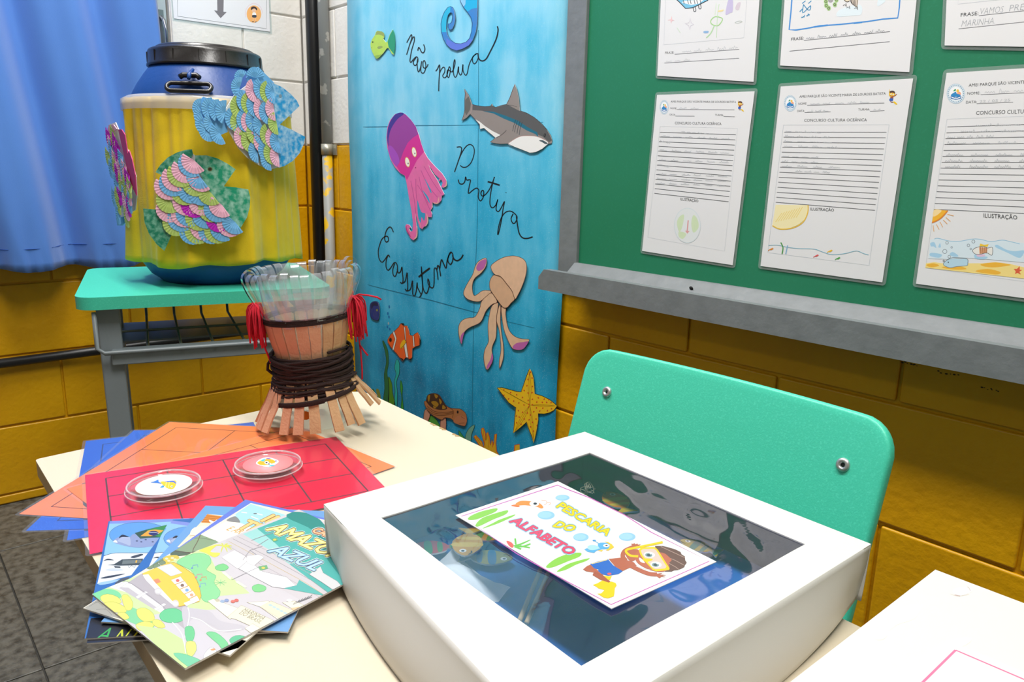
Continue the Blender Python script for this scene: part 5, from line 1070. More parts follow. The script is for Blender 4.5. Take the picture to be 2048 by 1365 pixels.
def dr_top(a):
    F = frame(150, 980, 3.5456); a.F = F
    a.fill([(1190, 315), (1590, 158), (1770, 250), (1960, 730), (1840, 775), (1500, 560), (1400, 440)], '#4FB3AC', sm=False); a.fill([(1190, 315), (1290, 275), (1420, 380), (1560, 520), (1480, 540), (1380, 430), (1250, 360)], '#9FD6D4', sm=False); a.fill([(1500, 195), (1590, 158), (1770, 250), (1960, 730), (1900, 640), (1780, 480), (1700, 300)], '#2C8F88')
    a.fill([(130, 735), (300, 655), (560, 540), (800, 440), (930, 420), (1000, 560), (1110, 620), (1240, 735), (960, 760), (1000, 850), (700, 860), (500, 900), (300, 760)], '#CFE8A4', sm=False)
    a.fill([(1080, 345), (1190, 315), (1400, 440), (1850, 775), (1700, 840), (1200, 560), (1060, 390)], '#CFC9CE', sm=False)
    for k in range(4): a.line([(1060+k*30, 385-k*18), (1300+k*30, 520-k*25), (1600+k*35, 680-k*20), (1790+k*22, 800-k*22)], .8, ('#A8A2A8', '#C8B070', '#8E888E', '#A8A2A8')[k], sm=False)
    # road and fence
    a.fill([(330, 690), (480, 590), (560, 650), (800, 830), (790, 1000), (740, 960), (640, 880), (420, 720)], '#B9B2B8', sm=False); a.fill([(240, 690), (320, 650), (400, 670), (620, 830), (640, 870), (600, 870), (400, 740)], '#F6F5F6', sm=False)
    a.fill([(300, 690), (380, 695), (600, 850), (560, 850)], '#C4BEC4', sm=False)
    for x, y in ((330, 680), (470, 750), (600, 835)): a.fill([(x-40, y+8), (x+30, y-30), (x+48, y-20), (x-25, y+25)], '#E9E6EA', sm=False); a.line([(x-40, y+8), (x+30, y-30), (x+48, y-20), (x-25, y+25)], .5, '#A9A2A8', closed=True, sm=False)
    a.line([(240, 690), (320, 650), (410, 672), (620, 825), (650, 870)], .8, '#8A848A')
    # leaves and flowers
    a.fill([(125, 738), (200, 705), (290, 715), (330, 760), (260, 790), (190, 790)], '#7FD49A'); a.fill([(340, 830), (420, 840), (520, 900), (560, 980), (440, 960), (330, 900)], '#86D29A')
    for q in ([(180, 760), (230, 740), (300, 760), (330, 800), (270, 820), (200, 800)], [(200, 810), (270, 795), (350, 830), (360, 870), (280, 870), (230, 850)], [(330, 760), (370, 745), (410, 800), (400, 850), (360, 850)], [(440, 850), (500, 840), (555, 880), (560, 930), (490, 935), (445, 900)], [(430, 960), (490, 935), (560, 950), (540, 985), (460, 1000)], [(560, 920), (610, 930), (640, 975), (590, 980), (550, 950)], [(300, 880), (350, 870), (385, 910), (330, 925)]):
        a.fill(q, '#F1EC6E'); a.line(smooth(q, True, 2), .6, '#8C9A3A', closed=True, sm=False)
    a.fill([(600, 890), (640, 850), (720, 845), (765, 880), (760, 930), (690, 945), (620, 930)], '#6CCB90'); a.line([(600, 890), (640, 850), (720, 845), (765, 880), (760, 930), (690, 945), (620, 930)], .6, '#3A9A62', closed=True)
    a.fill([(430, 960), (640, 990), (760, 1060), (790, 1150), (830, 1250), (850, 1325), (600, 1130)], '#CBEE9A', sm=False)
    # winding road
    a.fill([(760, 840), (820, 840), (950, 860), (1030, 930), (1180, 960), (1200, 990), (1060, 1010), (960, 960), (840, 910), (790, 990), (770, 960)], '#C9C4CC'); a.line([(820, 905), (900, 930), (1010, 1000), (1180, 990)], 1.3, '#FBFBFB'); a.line([(800, 835), (810, 900), (780, 1050)], 1.6, '#F6F6F6'); a.line([(690, 940), (760, 1030), (785, 1160)], 1.6, '#F6F6F6')
    a.fill([(830, 1000), (900, 1010), (1020, 1120), (1020, 1190), (960, 1220), (900, 1200), (850, 1100)], '#D3CED6'); a.fill([(910, 1180), (960, 1120), (1000, 1140), (990, 1190), (940, 1210)], '#F5F5F7'); a.line([(910, 1180), (960, 1120), (1000, 1140), (990, 1190), (940, 1210)], .6, '#9A96A0', closed=True); a.fill([(960, 1135), (985, 1125), (995, 1138), (970, 1142)], '#E8A070')
    for q, c in (([(780, 980), (830, 970), (850, 1020), (830, 1080), (790, 1070)], '#6FC98E'), ([(790, 1080), (850, 1080), (860, 1140), (820, 1190), (790, 1150)], '#E8E07A'), ([(700, 1160), (790, 1170), (920, 1230), (860, 1290), (780, 1240), (730, 1200)], '#78CBA0'), ([(930, 1020), (990, 1010), (1060, 1060), (1090, 1110), (1060, 1160), (1020, 1100)], '#79CE92'), ([(1095, 1065), (1140, 1035), (1200, 1040), (1235, 1080), (1190, 1105), (1120, 1100)], '#5FBF92'), ([(995, 545), (1050, 525), (1090, 550), (1060, 575), (1005, 570)], '#7FD08A'), ([(1255, 690), (1300, 670), (1355, 690), (1340, 720), (1275, 725)], '#7FD08A')):
        a.fill(q, c); a.line(smooth(q, True, 2), .5, '#4A9A6A', closed=True, sm=False)
    a.fill([(1080, 1115), (1105, 1095), (1112, 1112)], '#5A5A52', sm=False)
    # trees behind the bus, palms
    q = [(720, 520), (790, 470), (880, 450), (950, 470), (965, 520), (930, 570), (1000, 610), (985, 660), (1030, 720), (1010, 770), (940, 800), (890, 760), (870, 650), (820, 570)]
    a.fill(q, '#8FD79A'); a.line(smooth(q, True, 2), .6, '#58B070', closed=True, sm=False)
    a.fill([(880, 430), (960, 400), (1010, 390), (960, 440), (1030, 450), (990, 480), (930, 450)], '#E7E25C'); 
    for t in range(7): A = -2.6+t*.75; a.line([(1055, 400), (1055+34*math.cos(A), 400+14*math.sin(A)), (1055+62*math.cos(A), 404+34*math.sin(A)+8)], 2.4, '#D9DC58', taper=True)
    for t in range(8): A = t*.8; a.line([(1030, 660), (1030+45*math.cos(A), 660+24*math.sin(A))], 1.8, '#5FC08A', taper=True)
    # yellow bus
    q = [(470, 578), (560, 535), (700, 515), (760, 545), (840, 600), (880, 680), (895, 755), (880, 795), (820, 810), (740, 830), (690, 800), (600, 700), (500, 640)]
    a.fill(q, '#F7CB4A', sm=False); a.line(q, .8, '#A8741E', closed=True, sm=False); a.fill([(580, 550), (680, 525), (760, 590), (680, 615)], '#DCE8F2', sm=False); a.line([(580, 550), (680, 525), (760, 590), (680, 615)], .6, '#8A94A0', closed=True, sm=False)
    a.fill([(480, 605), (520, 600), (560, 650), (690, 790), (740, 820), (700, 825), (600, 740), (500, 640)], '#F2F0F0', sm=False); a.fill([(555, 640), (590, 630), (610, 655), (575, 668)], '#EE8F66', sm=False)
    for k in range(5): x, y = 680+k*33, 640+k*34; a.fill([(x, y), (x+68-k*4, y-25), (x+92-k*5, y+8), (x+28, y+32)], '#F4F4F2', sm=False); a.line([(x, y), (x+68-k*4, y-25), (x+92-k*5, y+8), (x+28, y+32)], .6, '#A8741E', closed=True, sm=False); a.dot(x+48, y+5, 13, 11, ('#D86A5A', '#8A6A5A', '#7FA8D8', '#D8A888', '#C89A7A')[k])
    a.fill([(770, 805), (870, 765), (885, 785), (790, 825)], '#F4F4F4', sm=False)
    for x, y in ((590, 720), (712, 808)): a.dot(x, y, 38-x*.02, 26, '#D4CFD4'); a.dot(x, y, 20, 14, '#F6F4F6')
    for x, y, c in ((850, 555, '#6F93C8'), (880, 620, '#D87898'), (905, 685, '#7FA0D0'), (910, 640, '#E08858')): a.line([(x-18, y), (x-14, y-18), (x+20, y-22), (x+22, y-4)], 1.3, c, sm=False); a.dot(x-20, y+2, 8, 6, c)
    # pier, ships
    a.fill([(1040, 480), (1130, 430), (1200, 470), (1260, 520), (1200, 560), (1150, 560)], '#E9E6E8', sm=False)
    a.fill([(1160, 560), (1230, 500), (1330, 580), (1500, 620), (1565, 680), (1480, 700), (1400, 690), (1250, 610)], '#F3F2F4', sm=False); a.line([(1160, 560), (1230, 500), (1330, 580), (1500, 620), (1565, 680), (1480, 700), (1400, 690), (1250, 610), (1160, 560)], .7, '#8E8A92', sm=False); a.fill([(1480, 700), (1570, 680), (1590, 640), (1780, 755)], '#58B4AE', sm=False)
    for q in ([(1190, 500), (1240, 430), (1330, 400)], [(1240, 430), (1300, 470)], [(1250, 360), (1330, 330), (1420, 300)], [(1290, 400), (1370, 350)], [(1110, 640), (1300, 550)]): a.line(q, 1.0, '#9C98A0', sm=False)
    a.fill([(1220, 470), (1300, 460), (1340, 480), (1270, 540), (1220, 520)], '#F4F4F6', sm=False); a.line([(1220, 470), (1300, 460), (1340, 480), (1270, 540), (1220, 520)], .6, '#98949C', closed=True, sm=False)
    a.fill([(1395, 350), (1430, 340), (1440, 360), (1405, 370)], '#6FAE7A', sm=False); a.dot(1416, 355, 12, 7, '#D9CC5A', 8); a.fill([(1300, 545), (1360, 535), (1370, 560), (1310, 575)], '#6FAE7A', sm=False); a.dot(1335, 555, 14, 8, '#D9CC5A', 8)
    a.fill([(1660, 600), (1740, 545), (1760, 590), (1860, 650), (1930, 730), (1880, 745), (1740, 650)], '#D9DADC', sm=False); a.line([(1660, 600), (1740, 545), (1760, 590), (1860, 650), (1930, 730), (1880, 745), (1740, 650), (1660, 600)], .7, '#8E9296', sm=False)
    a.fill([(1080, 625), (1110, 615), (1105, 640)], '#F4EDD2', sm=False); a.fill([(1040, 590), (1060, 582), (1110, 625), (1095, 632)], '#F4EFD6', sm=False); a.fill([(1135, 655), (1155, 648), (1220, 690), (1205, 698)], '#F4EFD6', sm=False)
    # buildings and sign
    for q, c in (([(1220, 800), (1370, 790), (1600, 890), (1480, 950), (1310, 830)], '#F4F0DE'), ([(1310, 830), (1390, 790), (1600, 880), (1500, 945)], '#F2E6C4'), ([(1470, 800), (1560, 790), (1690, 850), (1610, 890)], '#F6EED6'), ([(1660, 830), (1770, 785), (1810, 800), (1700, 860)], '#F2E6C4'), ([(940, 790), (980, 775), (1180, 850), (1100, 920), (1080, 905)], '#F7F2DA'), ([(1080, 905), (1180, 820), (1410, 930), (1320, 990), (1230, 960), (1140, 920)], '#F4EDD0'), ([(1205, 985), (1260, 950), (1360, 1010), (1290, 1050)], '#F6F0DA')): a.fill(q, c, sm=False); a.line(q, .6, '#A89A86', closed=True, sm=False)
    for k in range(7): x, y = 1368+k*26, 818+k*14; a.fill([(x, y), (x+16, y-8), (x+38, y+2), (x+20, y+12)], '#B9D2D8', sm=False)
    for k in range(3): x, y = 1690+k*28, 836-k*12; a.fill([(x, y), (x+18, y-8), (x+26, y+4), (x+8, y+12)], '#B9D2D8', sm=False)
    a.fill([(1530, 840), (1590, 830), (1610, 850), (1555, 865)], '#F0C49A', sm=False)
    for k in range(6): a.line([(1550+k*22, 810-k*9), (1572+k*22, 790-k*9)], .9, '#6A6A70'); 
    a.line([(1545, 815), (1680, 762)], .9, '#7A7A80'); a.line([(1565, 800), (1660, 765)], .9, '#7A7A80'); a.dot(1520, 785, 22, 10, '#E4E4E8')
    for i, x in enumerate((1010, 1045, 1075, 1120, 1145)): a.dot(x, 785+(i % 2)*8, 16, 11, ('#C8C0A8', '#9AB0D0', '#8A9CC8', '#E0766A', '#D86A60')[i])
    a.text('MARINHA', (1180, 862), (1330, 925), (34, -22), '#8E8676', .01); a.text('DO BRASIL', (1160, 880), (1310, 950), (28, -18), '#8E8676', .008)
    # title lettering
    F = frame(440, 980, 5.25); a.F = F
    for body, p0, p1, up, c1, c2 in (('AMAZÔNIA', (480, 420), (1385, 815), (178, -72), '#F0DE6A', '#FBF3A8'), ('AZUL', (497, 648), (985, 852), (165, -70), '#8FC0EA', '#BFE0F8'), ('CARTILHA', (955, 440), (1420, 600), (80, -42), '#F0A070', '#F8C8A0')):
        fat_text(a, body, p0, p1, up, ((19, '#D4EEEC'), (13, '#3E3A46'), (6.5, c1), (0, c2)))
booklet('top booklet of the fan, its cover drawn with a yellow bus and a harbour', (184, 1189), (592, 1022), (388, 1352), .6356, .0015, '#D3CED4', dr_top, L=.2065, Wd=.1465, edge='#A9A4A2')
# ------------------------------------------------------------------ basket made of a bottle, cardboard strips and yarn
VC = V((1.5514, -.7398, TZ+.0036))
vs_ = thing('bottle_basket', 'basket of clear bottle loops and cardboard strips tied with brown yarn, on the table end', 'basket', tuple(VC))
vd = (V((CAM.x, CAM.y, 0))-V((VC.x, VC.y, 0))).normalized(); vr = V((-vd.y, vd.x, 0))      # vr: to the right seen from the room
vs_.rotation_euler = (Matrix.Rotation(math.radians(4.0), 3, vd)).to_euler()
M_BOT = film_mat('bottle_plastic', '#F4F8F6', .22, 1.1, .06, '#E8F0EC'); M_LOOP = film_mat('loop_plastic', '#F8FAFB', .15, 2.0, .10, '#DDE3EA')
M_CARD = mat('cardboard', '#C99F76', .85, bump=(300, .25, 2), vary=(40, '#B07C56', .5)); M_CARDP = mat('cardboard_pinkish', '#D29A78', .8, bump=(300, .2, 2), vary=(40, '#C48A68', .5)); M_YARN = mat('brown_yarn', '#2E1A17', .9, bump=(900, .5, 2)); M_RED = mat('red_yarn', '#CE0F2C', .85, bump=(1200, .4, 2))
def vobj(name, b, m, **k): return obj(name, b, m, vs_, shift=False, **k)
vobj('bottle', MB().lathe([(0, .004), (.030, .0), (.040, .002), (.046, .012), (.0485, .03), (.047, .048), (.044, .065), (.043, .085), (.0425, .105), (.047, .128), (.0518, .150), (.0535, .166), (.054, .178)], 44), M_BOT)
vobj('bottle_label_spot', MB().add([V((.0487*math.cos(t+.1), .0487*math.sin(t+.1), .028+z)) for t, z in [(math.atan2(vd.y, vd.x)-.42+.16*math.cos(a), .0062*math.sin(a)) for a in [k*PI/7 for k in range(14)]]], [tuple(range(14))]), mat('orange_spot', '#D9962E', .5))
# upper ring of cardboard panels
ncp = 20; random.seed(21)
def strip(prof, A, w0, w1, th, m, name, jit=0.0, crease=None):
    """cardboard strip following (r,z) profile at angle A; w0..w1 widths"""
    b = MB(); k = len(prof); d = V((math.cos(A), math.sin(A), 0)); s = V((-d.y, d.x, 0)); vs = []
    for i, (r, z) in enumerate(prof):
        w = (w0+(w1-w0)*i/(k-1))/2; j = jit*(i/(k-1)); p = d*r+V((0, 0, z))+s*j
        i0, i1 = max(i-1, 0), min(i+1, k-1); t = (d*(prof[i1][0]-prof[i0][0])+V((0, 0, prof[i1][1]-prof[i0][1]))).normalized(); n = s.cross(t).normalized()
        if n.dot(d) < 0: n = -n
        e1, e2 = random.uniform(-.0005, .0005), random.uniform(-.0005, .0005)
        vs += [p-s*(w+e1), p+s*(w+e2), p+s*(w+e2)+n*th, p-s*(w+e1)+n*th]
    fs = []
    for i in range(k-1):
        a, c = 4*i, 4*i+4
        fs += [(a, a+1, c+1, c), (a+1, a+2, c+2, c+1), (a+2, a+3, c+3, c+2), (a+3, a, c, c+3)]
    fs += [(0, 3, 2, 1), (4*k-4, 4*k-3, 4*k-2, 4*k-1)]
    b.add(vs, fs); return vobj(name, b, m)
for i in range(ncp):
    A = 2*PI*i/ncp+random.uniform(-.02, .02)+.05; h = .154+random.uniform(-.001, .0015)
    rel = (A-math.atan2(vd.y, vd.x)+PI) % (2*PI)-PI
    strip([(.0440, .098), (.0460, .112), (.0500, .128), (.0530, .142), (.0548, h)], A, .0118, .0162, .0022, M_CARDP if -1.6 < rel < .25 else M_CARD, 'cardboard_panel', random.uniform(-.0006, .0006))
# lower fringe: strips splayed out
nfr = 22; angs = [2*PI*i/nfr+random.uniform(-.07, .07)+.12 for i in range(nfr)]
for i, A in enumerate(angs):
    rel = (A-math.atan2(vd.y, vd.x)+PI) % (2*PI)-PI
    sp = .074+.010*abs(math.sin(rel))+random.uniform(-.004, .004); ze = .0085+random.uniform(0, .005)+(.014 if abs(rel) > 1.2 and rel > 0 else 0)
    k = random.uniform(.44, .52)
    strip([(.0475, .082), (.0520, .068), (.0520+(sp-.052)*.45, .068-(.068-ze)*k), (.0520+(sp-.052)*.72, .068-(.068-ze)*(.72+.025*random.uniform(-1, 1))), (sp, ze)], A, .0118, .0135+random.uniform(-.002, .002), .0026, M_CARDP if rel < -.25 else M_CARD, 'cardboard_strip', random.uniform(-.004, .004))
# yarn wound round the waist: one long strand
pts = []; turns = 46; N_ = turns*24; random.seed(4); ph = [random.uniform(0, 6.28) for _ in range(6)]
for i in range(N_):
    t = i/N_; A = 2*PI*turns*t; zc = .053+.052*abs(((t*7.0) % 2)-1)
    z = zc+.0042*math.sin(A*1.0+ph[0]+t*17)+.0028*math.sin(2*A+ph[1]+t*31)
    r = .0525+.0040*math.sin(t*PI)+.0022*math.sin(t*43+ph[2])+.0012*math.sin(A*3+ph[3]+t*9)-.0035*(z-.055)/.05
    if t > .93: z = .052+.006*math.sin(A+ph[4])-.004*(t-.93)/.07; r = .0615+.003*math.sin(A+ph[5])
    pts.append(V((r*math.cos(A), r*math.sin(A), z)))
vobj('yarn_wrap', MB().tube(pts, .0020, 5), M_YARN)
pts = []
for i in range(16*36): A = 2*PI*i/36*1.0; t = i/(16*36); pts.append(V(((.0566+.0011*math.sin(t*21))*math.cos(A), (.0566+.0011*math.sin(t*21))*math.sin(A), .1555+.0034*math.sin(t*2*PI*2.5)+.001*math.sin(A+1))))
vobj('yarn_band', MB().tube(pts, .0013, 5), M_YARN)
# clear loops bent over into a rim
lpr = None
def loop_profile(dz, lean):
    return [(.0560, .148), (.0575, .158), (.0630, .172+dz*.3), (.0700+lean, .187+dz*.6), (.0756+lean, .200+dz), (.0776+lean, .209+dz), (.0768+lean, .2165+dz), (.0725+lean*.5, .2215+dz), (.0670, .2220+dz), (.0620, .2175+dz), (.0590, .208+dz), (.0570, .192+dz*.5), (.0555, .172)]
nlp = 33; random.seed(9)
for i in range(nlp):
    A = 2*PI*i/nlp+random.uniform(-.035, .035); tall = .007 if i == 8 else 0
    pr = loop_profile(random.uniform(-.0022, .0022)+tall, random.uniform(-.002, .0015)); d = V((math.cos(A), math.sin(A), 0)); s = V((-d.y, d.x, 0)); w = .0056+random.uniform(-.0008, .0006); tw = random.uniform(-.008, .008); b = MB(); vs = []
    q = smooth(pr, False, 2); k = len(q)
    for j, (r, z) in enumerate(q):
        o_ = s*(tw*(1-min(1, j/(k*.45)))); vs += [d*r+V((0, 0, z))+o_-s*w, d*r+V((0, 0, z))+o_+s*w]
    b.add(vs, [(2*j, 2*j+1, 2*j+3, 2*j+2) for j in range(k-1)], smooth=True); o = vobj('plastic_loop', b, M_LOOP)
# red tassels at either side of the band
def tassel(A, seed, tails):
    random.seed(seed); d = V((math.cos(A), math.sin(A), 0)); s = V((-d.y, d.x, 0)); top = d*.0625+V((0, 0, .176)); b = MB()
    for i in range(46):
        a = random.uniform(-1, 1); c = random.uniform(-.35, 1); L_ = random.uniform(.034, .060); pts = []
        for j in range(7):
            t = j/6; sp = math.sin(min(1, t*1.4)*PI/2)
            pts.append(top+s*(a*.0225*sp+.0012*math.sin(7*t+i))+d*(c*.0165*sp+.001*math.sin(5*t+i*2))+V((0, 0, .006*math.sin(t*PI)*(1-t)*2-L_*t**1.35)))
        b.tube(pts, .00115, 5)
    o = vobj('tassel', b, M_RED, kind='stuff'); o['label'] = 'red yarn tassel'
    b = MB().tube([top-d*.006-V((0, 0, .012)), top-V((0, 0, .002)), top+V((0, 0, .0022)), top+d*.002-V((0, 0, .003))], [.003, .0042, .0034, .001], 8); obj('tassel_knot', b, M_RED, o, shift=False)
    for tl in tails: obj('loose_end', MB().tube([top+d*x+s*y+V((0, 0, z)) for x, y, z in tl], .0013, 6), M_RED, o, shift=False)
Av = math.atan2(vd.y, vd.x)
tassel(Av+1.42, 3, [[(0, 0, 0), (.010, .002, .0035), (.022, .004, .001), (.034, .002, -.002), (.039, .004, -.006)], [(.004, .004, -.04), (.004, .005, -.062), (.0045, .0045, -.080), (.004, .005, -.105), (.003, .004, -.118)], [(.004, .004, -.068), (.010, .004, -.078), (.014, .004, -.084)]])
tassel(Av-1.52, 8, [[(.002, .004, -.03), (-.004, .010, -.06), (-.009, .014, -.078)]])
b = MB().tube([V((math.cos(Av-1.5), math.sin(Av-1.5), 0))*r+V((0, 0, z)) for r, z in ((.054, .080), (.0595, .086), (.058, .094), (.054, .099))], .0022, 6); vobj('yarn_knot', b, M_YARN)

# ------------------------------------------------------------------ chair behind the table
CX0, CX1 = 1.766, 2.2005; CZ1 = .7405; cw = CX1-CX0; cxm = (CX0+CX1)/2
ch = thing('school_chair', 'mint green school chair with riveted back, pushed in behind the table', 'chair', (cxm, -.52, 0))
def backpt(u, v, o=0):
    """u across 0..1, v up 0..1 (0.245 m tall), gently dished and leaning back"""
    x = CX0+cw*u; z = CZ1-.245*(1-v); yb = -.4205-.072*(1-v)+.016*(1-(2*u-1)**2)
    return V((x, yb+o, z))
outl = []
def rr2(w_, h_, r_, n=8):
    o = []
    for cx, cy, a0 in ((w_-r_, r_, -90), (w_-r_, h_-r_, 0), (r_, h_-r_, 90), (r_, r_, 180)):
        for k in range(n+1): an = math.radians(a0+90*k/n); o.append((cx+r_*math.cos(an), cy+r_*math.sin(an)))
    return o
H_ = .245; nu, nv = 40, 22; b = MB(); vs = []
def inset(u, v):      # map a square grid onto a rounded rectangle
    x, y = u*cw, v*H_; r_ = .038; cx = min(max(x, r_), cw-r_); cy = min(max(y, r_), H_-r_); dx, dy = x-cx, y-cy
    if dx and dy:
        m_ = max(abs(dx), abs(dy)); l_ = math.hypot(dx, dy); x, y = cx+dx*m_/l_, cy+dy*m_/l_
    return x/cw, y/H_
for j in range(nv+1):
    for i in range(nu+1):
        u, v = inset(i/nu, j/nv); vs.append(backpt(u, v))
b.add(vs, [(j*(nu+1)+i, j*(nu+1)+i+1, (j+1)*(nu+1)+i+1, (j+1)*(nu+1)+i) for j in range(nv) for i in range(nu)], smooth=True)
o = obj('backrest', b, M_MINT, ch); md = o.modifiers.new('solid', 'SOLIDIFY'); md.thickness = .013; md.offset = -1; md = o.modifiers.new('bevel', 'BEVEL'); md.width = .0042; md.segments = 3; md.limit_method = 'ANGLE'
M_RIV = mat('rivet_aluminium', '#C9CACB', .35, metal=.85)
for px, py in ((1208, 786), (1681, 933)):
    P0 = plane((0, -.4205, CZ1), (0, -1, .294))(px, py); u = (P0.x-CX0)/cw; v = 1-(CZ1-P0.z)/H_; c = backpt(u, v)
    nrm = V((0, -1, .28)).normalized(); M = Matrix.Translation(c) @ nrm.to_track_quat('Z', 'Y').to_matrix().to_4x4()
    b = MB().lathe([(.0075, -.001), (.0078, .0012), (.0062, .0030), (.0042, .0034), (.0030, .0026), (.0026, -.002), (0, -.002)], 20); b.v = [M @ p for p in b.v]; rv = obj('rivet', b, M_RIV, ch)
    b = MB().lathe([(0, .0002), (.0025, .0002)], 12); b.v = [M @ p for p in b.v]; obj('rivet_hole', b, mat('dark_hole', '#2A2A2A', .7), rv)
sq_ = [(CX0+.02, -.485), (CX1-.02, -.485), (CX1-.035, -.845), (CX0+.035, -.845)]
b = MB().prism([V((x, y, .388)) for x, y in cornered(sq_, (.05, .05, .04, .04))], V((0, 0, .012))); obj('seat', b, M_MINT, ch, bevel=.004)
for sx in (CX0+.045, CX1-.045):
    s_ = 1 if sx < cxm else -1
    b = MB().tube([(sx, -.398, .715), (sx, -.432, .60), (sx, -.470, .48), (sx, -.490, .36), (sx, -.45, .18), (sx, -.38, .012)], .0105, 12); lg = obj('leg', b, M_STEEL, ch); obj('foot_cap', MB().tube([(sx, -.382, .016), (sx, -.378, 0)], .013, 12), M_BLACK, lg)
    b = MB().tube([(sx, -.47, .365), (sx, -.60, .374), (sx, -.80, .374), (sx, -.832, .35), (sx, -.85, .012)], .0105, 12); lg = obj('leg', b, M_STEEL, ch); obj('foot_cap', MB().tube([(sx, -.8498, .016), (sx, -.851, 0)], .013, 12), M_BLACK, lg)
obj('stretcher', MB().tube([(CX0+.045, -.66, .372), (CX1-.045, -.66, .372)], .009, 10), M_STEEL, ch)

# ------------------------------------------------------------------ white box with a window
BT = .685
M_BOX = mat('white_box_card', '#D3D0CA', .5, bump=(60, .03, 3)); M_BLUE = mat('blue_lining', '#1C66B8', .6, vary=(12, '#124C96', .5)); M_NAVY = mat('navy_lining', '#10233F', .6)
bx = thing('window_box', 'large white cardboard box with a clear window and a fishing game label', 'box', (2.085, -.76, TZ))
BC = [V((1.911, -.912, BT)), V((2.2555, -.955, BT)), V((2.2575, -.5884, BT)), V((1.9155, -.580, BT))]     # left, front, right, back
WC = [V((1.9652, -.8849, BT)), V((2.2179, -.8940, BT)), V((2.223, -.6317, BT)), V((1.9658, -.6234, BT))]
def lerp(a, b, t): return a+(b-a)*t
b = MB(); ring = []; n = 14; vs = []
for s_ in range(4):
    for k in range(n):
        t = k/n; p = lerp(BC[s_], BC[(s_+1) % 4], t); q = lerp(WC[s_], WC[(s_+1) % 4], t); w_ = .0012*math.sin(t*9+s_*2); vs += [p, lerp(p, q, .5)+V((0, 0, .0012*math.sin(PI*t))), q+V((w_*.5, w_*.5, -.0006))]
m_ = len(vs)//3; fs = []
for i in range(m_):
    j = (i+1) % m_
    for c in (0, 1): fs.append((3*i+c, 3*j+c, 3*j+c+1, 3*i+c+1))
b.add(vs, fs); o = obj('top_frame', b, M_BOX, bx); md = o.modifiers.new('solid', 'SOLIDIFY'); md.thickness = .0012; md.offset = -1
cen = V((2.085, -.76, 0))
sides = []
for s_, nm, zc0, zc1, bul in ((0, 'side_panel', .009, .010, .013), (1, 'side_panel', .010, .012, .012), (2, 'side_panel', .008, .004, .004), (3, 'side_panel', .004, .006, .004)):
    A, B = BC[s_], BC[(s_+1) % 4]; e = (B-A).normalized(); nrm = V((e.y, -e.x, 0)); n = 24; m = 10; b = MB(); vs = []
    for j in range(m+1):
        tt = j/m
        for i in range(n+1):
            t = i/n; p = lerp(A, B, t); arch = math.sin(PI*t)**.8; zb = TZ+.0004+(zc0*(1-t)+zc1*t)*(1-arch)
            z = BT-(BT-zb)*tt; out = bul*arch*(math.sin(tt*PI*.62)**1.4) - .004*(tt**2)*(1-arch)
            dent = -.006*math.exp(-((t-.09)/.05)**2-((tt-.55)/.3)**2) if s_ == 0 else (-.003*math.exp(-((t-.93)/.04)**2-((tt-.7)/.25)**2) if s_ == 1 else 0)
            vs.append(V((p.x, p.y, z))+nrm*(out+dent))
    b.add(vs, [(j*(n+1)+i, (j+1)*(n+1)+i, (j+1)*(n+1)+i+1, j*(n+1)+i+1) for j in range(m) for i in range(n)], smooth=True)
    o = obj(nm, b, M_BOX, bx); md = o.modifiers.new('solid', 'SOLIDIFY'); md.thickness = .0012; md.offset = 1 if False else -1
b = MB().prism([V((q.x, q.y, TZ+.001)) for q in [lerp(V((*q.xy, 0)), cen, .05) for q in BC]], V((0, 0, .0015))); obj('floor_lining', b, M_BLUE, bx)
for s_ in range(4):
    A = lerp(BC[s_], V((cen.x, cen.y, BT)), .07); B = lerp(BC[(s_+1) % 4], V((cen.x, cen.y, BT)), .07); dz = V((0, 0, BT-TZ-.006))
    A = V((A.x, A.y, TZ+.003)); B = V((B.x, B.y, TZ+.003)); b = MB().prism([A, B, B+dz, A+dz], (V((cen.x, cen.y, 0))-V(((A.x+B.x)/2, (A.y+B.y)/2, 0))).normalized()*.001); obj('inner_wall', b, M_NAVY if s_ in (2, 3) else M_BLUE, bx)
# cover film, wrinkled
M_WIN = film_mat('window_film', '#F2F5F8', .03, 2.6, .04, '#BFC9DC')
b = MB(); n = 70; vs = []
def film_z(x, y):
    p = V((x*26, y*26, 0)); w_ = noise.noise(p)*.0022+noise.noise(V((x*9+3, y*40, 1)))*.0016+abs(noise.noise(V(((x+y)*34, (x-y)*9, 5))))*.0022
    return w_*.42
for j in range(n+1):
    for i in range(n+1):
        u, v = i/n, j/n; p = lerp(lerp(WC[0], WC[1], u), lerp(WC[3], WC[2], u), v); p = V((cen.x, cen.y, BT))+(p-V((cen.x, cen.y, BT)))*1.03
        ed = min(u, 1-u, v, 1-v); f_ = min(1, ed*9); vs.append(p+V((0, 0, -.0016-.0012*f_+film_z(p.x, p.y)*f_)))
b.add(vs, [(j*(n+1)+i, j*(n+1)+i+1, (j+1)*(n+1)+i+1, (j+1)*(n+1)+i) for j in range(n) for i in range(n)], smooth=True); obj('window_film', b, M_WIN, bx)
